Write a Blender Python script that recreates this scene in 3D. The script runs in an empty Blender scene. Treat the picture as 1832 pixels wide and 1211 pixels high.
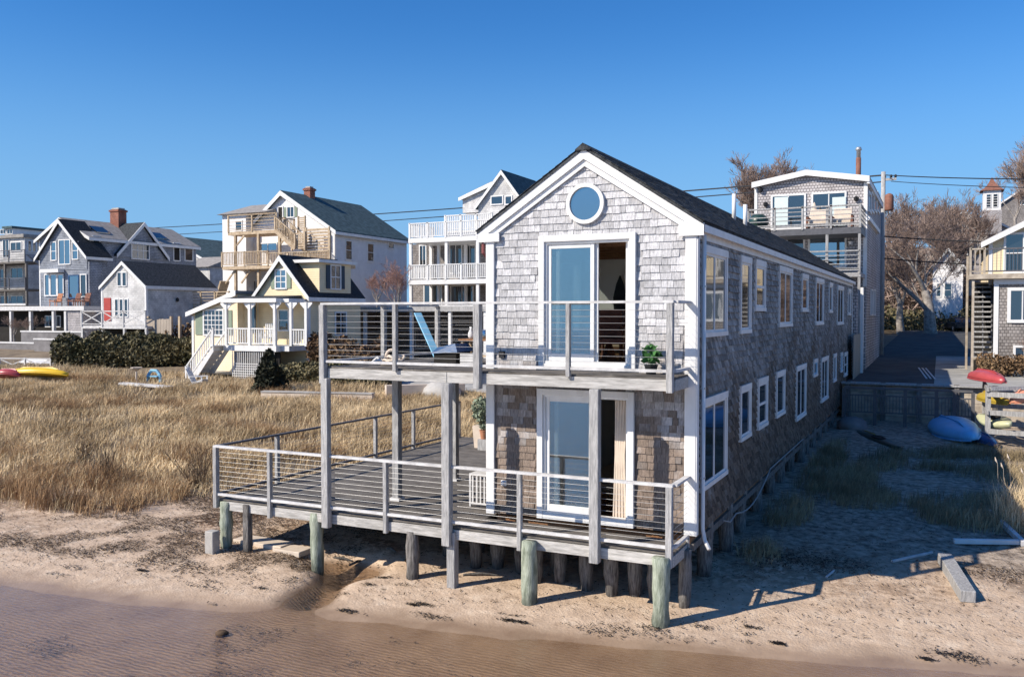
import bpy, math, random
import numpy as np
from mathutils import Vector, Matrix
random.seed(7); rng = np.random.default_rng(11)
S = bpy.context.scene; C = S.collection
# ------------------------------------------------------------------ camera, sky, sun
FPX, CAM, YAW, PITCH = 1573.16, Vector((7.4967, -14.3584, 3.654)), -0.4532, -0.0276
cam_d = bpy.data.cameras.new('camera'); cam = bpy.data.objects.new('camera', cam_d); C.objects.link(cam)
cam_d.sensor_width = 36; cam_d.lens = FPX/1832*36; cam_d.clip_end = 8000; cam_d.clip_start = .1
cam.location = CAM; cam.rotation_euler = (math.pi/2+PITCH, 0, -YAW); S.camera = cam
SUN_EL, SUN_TO = math.radians(36), Vector((math.sin(math.radians(41)), math.cos(math.radians(41)), 0))   # light travels toward SUN_TO
sd = bpy.data.lights.new('sun', 'SUN'); sd.energy = 4.9; sd.angle = math.radians(.5); sd.color = (1, .91, .78)
sun = bpy.data.objects.new('sun', sd); C.objects.link(sun)
ldir = Vector((SUN_TO.x*math.cos(SUN_EL), SUN_TO.y*math.cos(SUN_EL), -math.sin(SUN_EL)))
sun.rotation_euler = ldir.to_track_quat('-Z', 'Y').to_euler()
W_ = bpy.data.worlds.new('World'); S.world = W_; W_.use_nodes = True
nt = W_.node_tree; bg = nt.nodes['Background']
sky = nt.nodes.new('ShaderNodeTexSky'); sky.sky_type = 'NISHITA'; sky.sun_disc = False
sky.sun_elevation = SUN_EL; sky.sun_rotation = math.atan2(-SUN_TO.x, -SUN_TO.y)
sky.air_density = 1.0; sky.dust_density = 0; sky.ozone_density = 1.0
hsv = nt.nodes.new('ShaderNodeHueSaturation'); hsv.inputs['Saturation'].default_value = 1.18
nt.links.new(sky.outputs[0], hsv.inputs['Color']); tint = nt.nodes.new('ShaderNodeMix'); tint.data_type = 'RGBA'; tint.blend_type = 'MULTIPLY'; tint.inputs[0].default_value = 1; tint.inputs[7].default_value = (.35, .80, 1.24, 1)
nt.links.new(hsv.outputs[0], tint.inputs[6]); 
# clear winter air: the band just over the horizon is pale blue all the way round
tc = nt.nodes.new('ShaderNodeTexCoord'); sx = nt.nodes.new('ShaderNodeSeparateXYZ'); nt.links.new(tc.outputs['Generated'], sx.inputs[0])
ab = nt.nodes.new('ShaderNodeMath'); ab.operation = 'ABSOLUTE'; nt.links.new(sx.outputs[2], ab.inputs[0])
hz = nt.nodes.new('ShaderNodeMapRange'); hz.interpolation_type = 'SMOOTHERSTEP'; hz.inputs['From Min'].default_value = 0; hz.inputs['From Max'].default_value = .36; hz.inputs['To Min'].default_value = .92; hz.inputs['To Max'].default_value = 0
nt.links.new(ab.outputs[0], hz.inputs['Value'])
hb = nt.nodes.new('ShaderNodeMix'); hb.data_type = 'RGBA'; hb.inputs[7].default_value = (2.1, 4.1, 6.7, 1)
nt.links.new(hz.outputs[0], hb.inputs[0]); nt.links.new(tint.outputs[2], hb.inputs[6]); nt.links.new(hb.outputs[2], bg.inputs[0])
bg.inputs[1].default_value = .095
S.view_settings.view_transform = 'Standard'; S.view_settings.look = 'None'
S.view_settings.exposure = 0.36; S.view_settings.gamma = 1; S.view_settings.use_curve_mapping = False
S.render.engine = 'CYCLES'
# ------------------------------------------------------------------ measuring: a photographed direction meets a plane of the place
_f = Vector((math.sin(YAW)*math.cos(PITCH), math.cos(YAW)*math.cos(PITCH), math.sin(PITCH)))
_r = Vector((math.cos(YAW), -math.sin(YAW), 0)); _u = _r.cross(_f)
def at(px, py, axis, val):
    d = _f*FPX + _r*(px-916) + _u*(605.5-py)
    return CAM + d*((val-CAM[axis])/d[axis])
def FX(px, Y, py=560): return at(px, py, 1, Y).x
def FZ(px, py, Y): return at(px, py, 1, Y).z
def SY(px, X, py=560): return at(px, py, 0, X).y
def SZ(px, py, X): return at(px, py, 0, X).z
# ------------------------------------------------------------------ materials
MATS = {}
def mat(name, col, rough=.8, var=.15, scale=6, bump=.2, spec=.3, col2=None, streak=None, metal=0, island=0.0, bscale=None):
    """noise-mottled material in object space; island = tone change from piece to piece"""
    m = bpy.data.materials.new(name); m.use_nodes = True; MATS[name] = m
    n = m.node_tree.nodes; l = m.node_tree.links; b = n['Principled BSDF']
    b.inputs['Roughness'].default_value = rough; b.inputs['Specular IOR Level'].default_value = spec; b.inputs['Metallic'].default_value = metal
    g = n.new('ShaderNodeNewGeometry'); mp = n.new('ShaderNodeMapping'); l.new(g.outputs['Position'], mp.inputs[0])
    mp.inputs['Scale'].default_value = streak or (1, 1, 1)
    nz = n.new('ShaderNodeTexNoise'); nz.inputs['Scale'].default_value = scale; nz.inputs['Detail'].default_value = 6; nz.inputs['Roughness'].default_value = .62
    l.new(mp.outputs[0], nz.inputs['Vector'])
    cr = n.new('ShaderNodeValToRGB'); l.new(nz.outputs[0], cr.inputs[0])
    a = [max(0, c*(1-var)) for c in col]; z = col2 or [min(1, c*(1+var)) for c in col]
    cr.color_ramp.elements[0].position = .32; cr.color_ramp.elements[1].position = .68
    cr.color_ramp.elements[0].color = (*a, 1); cr.color_ramp.elements[1].color = (*z, 1)
    out = cr.outputs[0]
    if island:
        oi = n.new('ShaderNodeObjectInfo'); ad = n.new('ShaderNodeMath'); ad.operation = 'ADD'
        l.new(oi.outputs['Random'], ad.inputs[0]); l.new(g.outputs['Random Per Island'], ad.inputs[1])
        fr = n.new('ShaderNodeMath'); fr.operation = 'FRACT'; l.new(ad.outputs[0], fr.inputs[0])
        mr = n.new('ShaderNodeMapRange'); mr.inputs['To Min'].default_value = 1-island; mr.inputs['To Max'].default_value = 1+island
        l.new(fr.outputs[0], mr.inputs['Value'])
        mx = n.new('ShaderNodeVectorMath'); mx.operation = 'SCALE'; l.new(out, mx.inputs[0]); l.new(mr.outputs[0], mx.inputs['Scale'])
        out = mx.outputs[0]
    l.new(out, b.inputs['Base Color'])
    if bump:
        n2 = n.new('ShaderNodeTexNoise'); n2.inputs['Scale'].default_value = bscale or scale*4; n2.inputs['Detail'].default_value = 5
        l.new(mp.outputs[0], n2.inputs['Vector'])
        bp = n.new('ShaderNodeBump'); bp.inputs['Strength'].default_value = bump; bp.inputs['Distance'].default_value = .02
        l.new(n2.outputs[0], bp.inputs['Height']); l.new(bp.outputs[0], b.inputs['Normal'])
    return m
def nodes(m): return m.node_tree.nodes, m.node_tree.links, m.node_tree.nodes['Principled BSDF']
def boards(name, col, pitch, axis='z', depth=.6, var=.08, rough=.7, dark=.75):
    """painted or weathered boarding seen from far: joints every <pitch> metres along axis"""
    m = mat(name, col, rough, var, 1.5, 0); n, l, b = nodes(m)
    g = [x for x in n if x.type == 'NEW_GEOMETRY'][0]
    sp = n.new('ShaderNodeSeparateXYZ'); l.new(g.outputs['Position'], sp.inputs[0])
    if axis == 'xy':
        ad0 = n.new('ShaderNodeMath'); ad0.operation = 'ADD'; l.new(sp.outputs[0], ad0.inputs[0]); l.new(sp.outputs[1], ad0.inputs[1]); src = ad0.outputs[0]
    else: src = sp.outputs[{'x': 0, 'y': 1, 'z': 2}[axis]]
    dv = n.new('ShaderNodeMath'); dv.operation = 'DIVIDE'; dv.inputs[1].default_value = pitch; l.new(src, dv.inputs[0])
    fr = n.new('ShaderNodeMath'); fr.operation = 'FRACT'; l.new(dv.outputs[0], fr.inputs[0])
    bp = n.new('ShaderNodeBump'); bp.inputs['Strength'].default_value = depth; bp.inputs['Distance'].default_value = pitch*.3; bp.invert = axis == 'z'
    l.new(fr.outputs[0], bp.inputs['Height']); l.new(bp.outputs[0], b.inputs['Normal'])
    cr = n.new('ShaderNodeValToRGB'); cr.color_ramp.elements[0].position = 0; cr.color_ramp.elements[0].color = (dark, dark, dark, 1)
    cr.color_ramp.elements[1].position = .16; cr.color_ramp.elements[1].color = (1, 1, 1, 1); l.new(fr.outputs[0], cr.inputs[0])
    src = b.inputs['Base Color'].links[0].from_socket
    mx = n.new('ShaderNodeMix'); mx.data_type = 'RGBA'; mx.blend_type = 'MULTIPLY'; mx.inputs[0].default_value = 1
    l.new(src, mx.inputs[6]); l.new(cr.outputs[0], mx.inputs[7]); l.new(mx.outputs[2], b.inputs['Base Color'])
    return m
def brickmat(name, c1, c2, mortar, w, h, mw=.006, bump=.5, vert=True):
    """shingle or brick courses seen from far; x+y runs along, z up"""
    m = bpy.data.materials.new(name); m.use_nodes = True; MATS[name] = m; n, l, b = nodes(m)
    b.inputs['Roughness'].default_value = .85; b.inputs['Specular IOR Level'].default_value = .2
    g = n.new('ShaderNodeNewGeometry'); sp = n.new('ShaderNodeSeparateXYZ'); l.new(g.outputs['Position'], sp.inputs[0])
    ad = n.new('ShaderNodeMath'); ad.operation = 'ADD'; l.new(sp.outputs[0], ad.inputs[0]); l.new(sp.outputs[1], ad.inputs[1])
    cb = n.new('ShaderNodeCombineXYZ'); l.new(ad.outputs[0], cb.inputs[0]); l.new(sp.outputs[2], cb.inputs[1])
    bt = n.new('ShaderNodeTexBrick'); l.new(cb.outputs[0], bt.inputs['Vector']); bt.inputs['Scale'].default_value = 1
    bt.inputs['Brick Width'].default_value = w; bt.inputs['Row Height'].default_value = h; bt.inputs['Mortar Size'].default_value = mw
    bt.inputs['Color1'].default_value = (*c1, 1); bt.inputs['Color2'].default_value = (*c2, 1); bt.inputs['Mortar'].default_value = (*mortar, 1)
    nz = n.new('ShaderNodeTexNoise'); nz.inputs['Scale'].default_value = 1.3; nz.inputs['Detail'].default_value = 6; l.new(g.outputs['Position'], nz.inputs['Vector'])
    mr = n.new('ShaderNodeMapRange'); mr.inputs['From Min'].default_value = .3; mr.inputs['From Max'].default_value = .7; mr.inputs['To Min'].default_value = .72; mr.inputs['To Max'].default_value = 1.2
    l.new(nz.outputs[0], mr.inputs['Value'])
    vm = n.new('ShaderNodeVectorMath'); vm.operation = 'SCALE'; l.new(bt.outputs['Color'], vm.inputs[0]); l.new(mr.outputs[0], vm.inputs['Scale'])
    l.new(vm.outputs[0], b.inputs['Base Color'])
    bp = n.new('ShaderNodeBump'); bp.inputs['Strength'].default_value = bump; bp.inputs['Distance'].default_value = .02; bp.invert = True
    l.new(bt.outputs['Fac'], bp.inputs['Height']); l.new(bp.outputs[0], b.inputs['Normal'])
    return m
WHITE = mat('white_paint', (.70, .69, .67), .5, .05, 2.2, .15, .4, col2=(.79, .785, .775), streak=(1.5, 1.5, .7), island=.03)
WHITE_OLD = mat('worn_white_paint', (.62, .61, .6), .7, .12, 4, .15, .3)
DECKW = mat('weathered_deck_board', (.105, .095, .085), .85, .35, 3, .5, .2, col2=(.225, .205, .185), streak=(1.2, 9, 9), island=.22)
POSTW = mat('weathered_post_wood', (.33, .325, .32), .85, .3, 5, .6, .2, col2=(.50, .49, .48), streak=(7, 7, .8), island=.10)
FASC = mat('weathered_fascia_wood', (.40, .385, .36), .85, .25, 4, .5, .2, col2=(.60, .58, .55), streak=(.8, 7, 7), island=.12)
RAILW = mat('bleached_rail_wood', (.52, .51, .50), .8, .18, 5, .3, .2, col2=(.68, .67, .66), island=.06)
DARKR = mat('dark_rail_metal', (.10, .10, .11), .5, .2, 5, .1, .4)
STEEL = mat('cable_steel', (.42, .42, .42), .4, .05, 5, 0, .4, metal=.5)
PILE = mat('old_pile_wood', (.11, .10, .095), .9, .4, 6, 1.0, .1, col2=(.33, .31, .29), streak=(6, 6, .7), island=.15)
PILEG = mat('treated_green_pile', (.21, .245, .18), .85, .3, 4, .7, .2, col2=(.44, .475, .385), streak=(4, 4, .9))
OLDTAN = mat('greying_tan_lumber', (.36, .30, .235), .8, .2, 4, .2, .2, col2=(.52, .45, .36), island=.1)
NEWW = mat('new_tan_lumber', (.44, .325, .21), .75, .2, 4, .2, .25, col2=(.60, .475, .33), streak=(1, 1, 1), island=.1)
ROOF = mat('charcoal_roof_shingle', (.030, .034, .040), .9, .4, 9, .8, .2, col2=(.085, .09, .095), island=.35)
ROOFT = mat('teal_grey_roof_shingle', (.05, .085, .095), .9, .25, 3, .4, .2, col2=(.10, .15, .16))
ROOFL = mat('light_grey_roof_shingle', (.30, .28, .26), .9, .25, 3, .4, .2)  # light grey roofing colour
GLASSD = bpy.data.materials.new('window_glass')
def mkglass(m, refl, tint, inner):
    m.use_nodes = True; n, l, b = nodes(m)
    b.inputs['Base Color'].default_value = (*inner, 1); b.inputs['Roughness'].default_value = .06; b.inputs['Specular IOR Level'].default_value = .6
    gl = n.new('ShaderNodeBsdfGlossy'); gl.inputs['Roughness'].default_value = .01; gl.inputs['Color'].default_value = (*tint, 1)
    lw = n.new('ShaderNodeLayerWeight'); lw.inputs[0].default_value = .25
    mr = n.new('ShaderNodeMapRange'); mr.inputs['To Min'].default_value = refl; mr.inputs['To Max'].default_value = max(.26, refl+.1); l.new(lw.outputs['Fresnel'], mr.inputs['Value'])
    mx = n.new('ShaderNodeMixShader'); l.new(mr.outputs[0], mx.inputs[0]); l.new(b.outputs[0], mx.inputs[1]); l.new(gl.outputs[0], mx.inputs[2])
    l.new(mx.outputs[0], n['Material Output'].inputs[0])
    g = n.new('ShaderNodeNewGeometry'); nz = n.new('ShaderNodeTexNoise'); nz.inputs['Scale'].default_value = 1.1; l.new(g.outputs['Position'], nz.inputs['Vector'])
    bp = n.new('ShaderNodeBump'); bp.inputs['Strength'].default_value = .05; bp.inputs['Distance'].default_value = .05; l.new(nz.outputs[0], bp.inputs['Height']); l.new(bp.outputs[0], gl.inputs['Normal'])
    MATS[m.name] = m; return m
mkglass(GLASSD, .14, (.9, .95, 1), (.018, .022, .026))
def schlick(m, f0=.02, normal=None):
    n, l = m.node_tree.nodes, m.node_tree.links; g = n.new('ShaderNodeNewGeometry'); d = n.new('ShaderNodeVectorMath'); d.operation = 'DOT_PRODUCT'
    l.new(g.outputs['Incoming'], d.inputs[0]); l.new(normal or g.outputs['Normal'], d.inputs[1])
    a = n.new('ShaderNodeMath'); a.operation = 'ABSOLUTE'; l.new(d.outputs['Value'], a.inputs[0])
    b = n.new('ShaderNodeMath'); b.operation = 'SUBTRACT'; b.inputs[0].default_value = 1; l.new(a.outputs[0], b.inputs[1]); b.use_clamp = True
    p = n.new('ShaderNodeMath'); p.operation = 'POWER'; p.inputs[1].default_value = 5; l.new(b.outputs[0], p.inputs[0])
    q = n.new('ShaderNodeMath'); q.operation = 'MULTIPLY_ADD'; q.inputs[1].default_value = 1-f0; q.inputs[2].default_value = f0; l.new(p.outputs[0], q.inputs[0]); return q.outputs[0]
GLASSO = bpy.data.materials.new('clear_door_glass'); GLASSO.use_nodes = True
_n, _l, _b = nodes(GLASSO); _n.remove(_b); _t = _n.new('ShaderNodeBsdfTransparent'); _t.inputs[0].default_value = (.80, .86, .87, 1)
_g = _n.new('ShaderNodeBsdfGlossy'); _g.inputs['Roughness'].default_value = .01; _m = _n.new('ShaderNodeMixShader')
_l.new(schlick(GLASSO, .42), _m.inputs[0]); _l.new(_t.outputs[0], _m.inputs[1]); _l.new(_g.outputs[0], _m.inputs[2]); _l.new(_m.outputs[0], _n['Material Output'].inputs[0])
GLASSB = mkglass(bpy.data.materials.new('reflective_door_glass'), .42, (.82, .93, 1), (.03, .035, .04))
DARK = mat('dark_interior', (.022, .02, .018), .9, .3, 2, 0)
BLACK = mat('black_metal', (.02, .02, .022), .5, .2, 5, 0)
BRICKM = brickmat('red_brick', (.34, .10, .055), (.24, .07, .045), (.30, .24, .2), .22, .075, .008)
SHFAR = brickmat('far_cedar_shingle', (.36, .33, .31), (.24, .215, .20), (.10, .09, .085), .15, .14, .012)
SHBLUE = brickmat('blue_grey_shingle', (.36, .385, .43), (.27, .29, .335), (.07, .08, .1), .15, .14, .012)
SHWHITE = brickmat('pale_shingle', (.66, .65, .63), (.54, .53, .52), (.35, .34, .33), .15, .15, .008, .3)
SHGREY = brickmat('grey_shingle', (.56, .525, .52), (.43, .40, .40), (.1, .09, .09), .15, .14, .012)
YELLOW = boards('yellow_clapboard', (.76, .62, .40), .13)
YELLOW2 = boards('pale_yellow_clapboard', (.80, .67, .47), .13)
CLAPW = boards('white_clapboard', (.72, .71, .71), .14, dark=.82)
SHUT = boards('sage_shutter_louvre', (.22, .27, .20), .06, dark=.6)
SHUTD = boards('dark_shutter_louvre', (.05, .07, .09), .06, dark=.6)
FENCEW = boards('board_fence_wood', (.40, .34, .28), .14, 'xy', dark=.4)
CONC = mat('concrete', (.42, .40, .37), .9, .2, 2, .4)
STONEG = mat('grey_terrace_stone', (.20, .19, .19), .9, .25, 1.5, .6)
BARK = mat('bare_bark', (.24, .21, .19), .95, .3, 4, .5, .1, col2=(.42, .38, .34))
TWIG = mat('bare_twig', (.27, .20, .165), .95, .3, 1, 0, .1, island=.3)
TWIGR = mat('reddish_twig', (.33, .20, .165), .95, .3, 2, 0, .1, island=.3)
LEAF = mat('evergreen_leaf', (.07, .08, .03), .7, .5, .8, 0, .3, col2=(.23, .19, .10), island=.5)
LEAFR = mat('russet_leaf', (.16, .085, .05), .8, .5, .8, 0, .2, col2=(.27, .18, .10), island=.5)
NEEDLE = mat('dark_needle', (.022, .03, .02), .8, .5, 3, 0, .2, col2=(.06, .06, .035), island=.5)
PLANT = mat('bright_leaf', (.05, .15, .04), .6, .4, 4, 0, .3, island=.3)
SAGE = mat('silvery_sage_leaf', (.20, .24, .17), .8, .3, 4, 0, .2, island=.3)
FLOWER = mat('orange_flower', (.55, .20, .08), .7, .3, 6, 0, .2, island=.4)
TERRA = mat('terracotta', (.45, .20, .11), .8, .2, 4, .1)
CREAMP = mat('cream_pot', (.62, .52, .42), .7, .1, 4, .1)
STRAW = mat('dry_beach_grass', (.44, .31, .165), .8, .3, .38, 0, .2, col2=(.82, .655, .42), island=.32)
STRAWR = mat('rusty_beach_grass', (.25, .14, .07), .85, .3, .6, 0, .2, col2=(.50, .33, .18), island=.3)
OLIVE = mat('olive_brown_low_grass', (.20, .155, .09), .9, .3, .7, 0, .2, col2=(.46, .36, .22), island=.35)  # olive to straw-brown grass colour
WRACK = mat('dry_seaweed', (.045, .028, .018), .9, .4, 5, 0, .2, col2=(.12, .08, .05), island=.4)
BLUEB = mat('light_blue_hull', (.20, .56, .86), .35, .08, 3, .02, .5)
REDK = mat('red_hull', (.42, .07, .075), .35, .1, 3, 0, .5)
ORANGEK = mat('orange_hull', (.72, .32, .20), .4, .1, 3, 0, .5)
YELK = mat('yellow_hull', (.82, .52, .03), .35, .08, 3, 0, .5)
OLIVEK = mat('olive_hull', (.42, .30, .04), .4, .15, 3, 0, .5)
GREENK = mat('dark_green_hull', (.02, .05, .045), .35, .2, 4, 0, .5)
CREAMK = mat('cream_hull', (.55, .56, .35), .4, .1, 3, 0, .5)
BLUEP = mat('pale_blue_paint', (.20, .45, .62), .6, .15, 3, 0, .4)
TARP = mat('blue_tarp', (.02, .08, .20), .5, .3, 3, .4, .4)
REDD = mat('red_door_paint', (.38, .05, .04), .6, .1, 3, 0, .4)
DEADS = mat('dead_shrub_twig', (.13, .09, .06), .95, .3, 3, 0, .1, island=.3)
ROOMW = mat('room_white', (.72, .69, .64), .8, .04, 2, 0)
ROOMWOOD = mat('brown_beam', (.26, .13, .06), .7, .3, 3, .2, streak=(8, 1, 8))
ALU = mat('galvanised_metal', (.5, .51, .52), .4, .1, 4, 0, .5, metal=.6)
RUST = mat('rusty_pipe', (.22, .10, .07), .8, .3, 5, .2)
MAROON = mat('maroon_downspout', (.22, .07, .065), .6, .1, 4, 0)
# front and side shingles: silver grey, browner low down on the wall where damp keeps it brown
def shmat(name, c1=(.42, .415, .42), c2=(.66, .65, .655), isl=.24):
    m = mat(name, c1, .88, .18, 14, .5, .15, col2=c2, streak=(3, 3, .6), island=isl, bscale=60)
    n, l, b = nodes(m); g = [x for x in n if x.type == 'NEW_GEOMETRY'][0]
    sp = n.new('ShaderNodeSeparateXYZ'); l.new(g.outputs['Position'], sp.inputs[0])
    nz = n.new('ShaderNodeTexNoise'); nz.inputs['Scale'].default_value = 1.1; nz.inputs['Detail'].default_value = 4; l.new(g.outputs['Position'], nz.inputs['Vector'])
    oi = n.new('ShaderNodeObjectInfo')
    mul = n.new('ShaderNodeMath'); mul.operation = 'MULTIPLY_ADD'; l.new(nz.outputs[0], mul.inputs[0]); mul.inputs[1].default_value = -5.4; l.new(sp.outputs[2], mul.inputs[2])
    a2 = n.new('ShaderNodeMath'); a2.operation = 'MULTIPLY_ADD'; l.new(g.outputs['Random Per Island'], a2.inputs[0]); a2.inputs[1].default_value = 1.6; l.new(mul.outputs[0], a2.inputs[2])
    mr = n.new('ShaderNodeMapRange'); mr.inputs['From Min'].default_value = -.6; mr.inputs['From Max'].default_value = 1.6; mr.inputs['To Min'].default_value = .85; mr.inputs['To Max'].default_value = 0; mr.inputs['To Min'].default_value = .95
    l.new(a2.outputs[0], mr.inputs['Value'])
    src = b.inputs['Base Color'].links[0].from_socket
    mx = n.new('ShaderNodeMix'); mx.data_type = 'RGBA'; mx.blend_type = 'MULTIPLY'; l.new(mr.outputs[0], mx.inputs[0]); l.new(src, mx.inputs[6]); mx.inputs[7].default_value = (.42, .32, .245, 1)
    l.new(mx.outputs[2], b.inputs['Base Color']); return m
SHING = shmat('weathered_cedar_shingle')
SHSIDE = shmat('shaded_brown_grey_shingle', (.215, .205, .20), (.43, .415, .40), .42)  # brown-grey side tone, also darkened to deepen the wall's shade
# the tide leaves a dark stain on the feet of the piles
def tidestain(m, z0, z1, k=.35):
    n, l, b = nodes(m); g = [x for x in n if x.type == 'NEW_GEOMETRY'][0]; sp = n.new('ShaderNodeSeparateXYZ'); l.new(g.outputs['Position'], sp.inputs[0])
    nz = n.new('ShaderNodeTexNoise'); nz.inputs['Scale'].default_value = 4; l.new(g.outputs['Position'], nz.inputs['Vector'])
    ma = n.new('ShaderNodeMath'); ma.operation = 'MULTIPLY_ADD'; ma.inputs[1].default_value = .35; l.new(nz.outputs[0], ma.inputs[0]); l.new(sp.outputs[2], ma.inputs[2])
    mr = n.new('ShaderNodeMapRange'); mr.inputs['From Min'].default_value = z0; mr.inputs['From Max'].default_value = z1; mr.inputs['To Min'].default_value = k; mr.inputs['To Max'].default_value = 1; l.new(ma.outputs[0], mr.inputs['Value'])
    v = n.new('ShaderNodeVectorMath'); v.operation = 'SCALE'; l.new(b.inputs['Base Color'].links[0].from_socket, v.inputs[0]); l.new(mr.outputs[0], v.inputs['Scale']); l.new(v.outputs[0], b.inputs['Base Color'])
tidestain(PILEG, -1.0, -.78, .45); tidestain(PILE, -.95, -.70, .55)
# ------------------------------------------------------------------ mesh builder
class B:
    def __init__(s): s.v = []; s.f = []
    def add(s, vs, fs):
        k = len(s.v); s.v += [tuple(v) for v in vs]; s.f += [tuple(i+k for i in f) for f in fs]; return s
    def box(s, x0, x1, y0, y1, z0, z1):
        if x0 > x1: x0, x1 = x1, x0
        if y0 > y1: y0, y1 = y1, y0
        if z0 > z1: z0, z1 = z1, z0
        return s.add([(x0,y0,z0),(x1,y0,z0),(x1,y1,z0),(x0,y1,z0),(x0,y0,z1),(x1,y0,z1),(x1,y1,z1),(x0,y1,z1)],
            [(0,3,2,1),(4,5,6,7),(0,1,5,4),(1,2,6,5),(2,3,7,6),(3,0,4,7)])
    def bar(s, p, q, w, h):
        p = Vector(p); q = Vector(q); d = (q-p).normalized()
        a = d.cross(Vector((0,0,1)));  a = Vector((1,0,0)) if a.length < 1e-4 else a.normalized()
        u = a.cross(d); vs = []
        for c in (p, q):
            for i, j in ((-1,-1),(1,-1),(1,1),(-1,1)): vs.append(c + a*(i*w/2) + u*(j*h/2))
        return s.add(vs, [(0,3,2,1),(4,5,6,7),(0,1,5,4),(1,2,6,5),(2,3,7,6),(3,0,4,7)])
    def tube(s, pts, rad, n=8, caps=True):
        pts = [Vector(p) for p in pts]; k = len(pts); rad = rad if hasattr(rad, '__len__') else [rad]*k
        ref = Vector((0,0,1)) if abs((pts[-1]-pts[0]).normalized().z) < .9 else Vector((1,0,0)); vs = []
        for i, p in enumerate(pts):
            d = (pts[min(i+1,k-1)]-pts[max(i-1,0)]).normalized(); a = d.cross(ref).normalized(); b = a.cross(d)
            for j in range(n):
                t = 2*math.pi*j/n; vs.append(p + (a*math.cos(t)+b*math.sin(t))*rad[i])
        fs = [(i*n+j, i*n+(j+1)%n, (i+1)*n+(j+1)%n, (i+1)*n+j) for i in range(k-1) for j in range(n)]
        if caps: fs += [tuple(range(n-1,-1,-1)), tuple((k-1)*n+j for j in range(n))]
        return s.add(vs, fs)
    def prism(s, pts, axis, a, b):
        """polygon extruded: axis 1: pts (x,z); axis 0: pts (y,z); axis 2: pts (x,y)"""
        def m(p, t): return {1: (p[0], t, p[1]), 0: (t, p[0], p[1]), 2: (p[0], p[1], t)}[axis]
        n = len(pts); vs = [m(p, a) for p in pts]+[m(p, b) for p in pts]
        return s.add(vs, [tuple(range(n)), tuple(range(2*n-1, n-1, -1))]+[(i, i+n, (i+1)%n+n, (i+1)%n) for i in range(n)])
    def lathe(s, c, prof, n=14):
        """profile [(radius, z)] turned about the vertical through c"""
        vs = [(c[0]+r*math.cos(2*math.pi*j/n), c[1]+r*math.sin(2*math.pi*j/n), c[2]+z) for r, z in prof for j in range(n)]
        k = len(prof)
        return s.add(vs, [(i*n+j, i*n+(j+1)%n, (i+1)*n+(j+1)%n, (i+1)*n+j) for i in range(k-1) for j in range(n)]+[tuple(range(n-1,-1,-1)), tuple((k-1)*n+j for j in range(n))])
    def mesh(s, name, off=(0,0,0)):
        me = bpy.data.meshes.new(name); o = Vector(off)
        me.from_pydata([tuple(Vector(v)-o) for v in s.v], [], s.f); me.update(); return me
    def obj(s, name, m, parent=None, kind=None, smooth=False, bevel=0, label=None):
        root = parent
        while root is not None and root.parent is not None: root = root.parent
        me = s.mesh(name, root.location if root else (0,0,0)); fixn(me)
        me.materials.append(m); o = bpy.data.objects.new(name, me); C.objects.link(o)
        if parent: o.parent = parent
        if smooth: me.shade_smooth()
        if kind: o['kind'] = kind
        if label: o['label'] = label
        if bevel:
            md = o.modifiers.new('bevel', 'BEVEL'); md.width = bevel; md.segments = 1; md.limit_method = 'ANGLE'
        return o
import bmesh
def fixn(me):
    if len(me.polygons) > 60000: return
    bm = bmesh.new(); bm.from_mesh(me); bmesh.ops.recalc_face_normals(bm, faces=bm.faces); bm.to_mesh(me); bm.free()
def tag(o, label=None, cat=None, group=None, kind=None):
    if label: o['label'] = label
    if cat: o['category'] = cat
    if group: o['group'] = group
    if kind: o['kind'] = kind
    return o
def thing(name, loc, label, cat, group=None):
    o = bpy.data.objects.new(name, None); C.objects.link(o); o.location = loc; o.empty_display_size = .3
    return tag(o, label, cat, group)
def inst(name, me, loc, parent, rot=None, scale=None):
    o = bpy.data.objects.new(name, me); C.objects.link(o); o.parent = parent
    root = parent
    while root.parent: root = root.parent
    o.location = Vector(loc)-root.location
    if rot: o.rotation_euler = rot
    if scale: o.scale = scale
    return o
def copy_tree(o, parent=None):
    c = o.copy(); C.objects.link(c)
    if parent: c.parent = parent
    for ch in o.children: copy_tree(ch, c)
    return c
def npmesh(name, V, F, m, kind=None, loc=None):
    """V (n,3), F (k,3|4) numpy"""
    me = bpy.data.meshes.new(name); k = F.shape[1]
    me.vertices.add(len(V)); me.vertices.foreach_set('co', V.astype(np.float32).ravel())
    me.loops.add(F.size); me.loops.foreach_set('vertex_index', F.astype(np.int32).ravel())
    me.polygons.add(len(F)); me.polygons.foreach_set('loop_start', np.arange(0, F.size, k, dtype=np.int32))
    me.update(calc_edges=True); me.materials.append(m)
    o = bpy.data.objects.new(name, me); C.objects.link(o)
    if loc is not None: o.location = loc
    if kind: o['kind'] = kind
    return o
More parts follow.
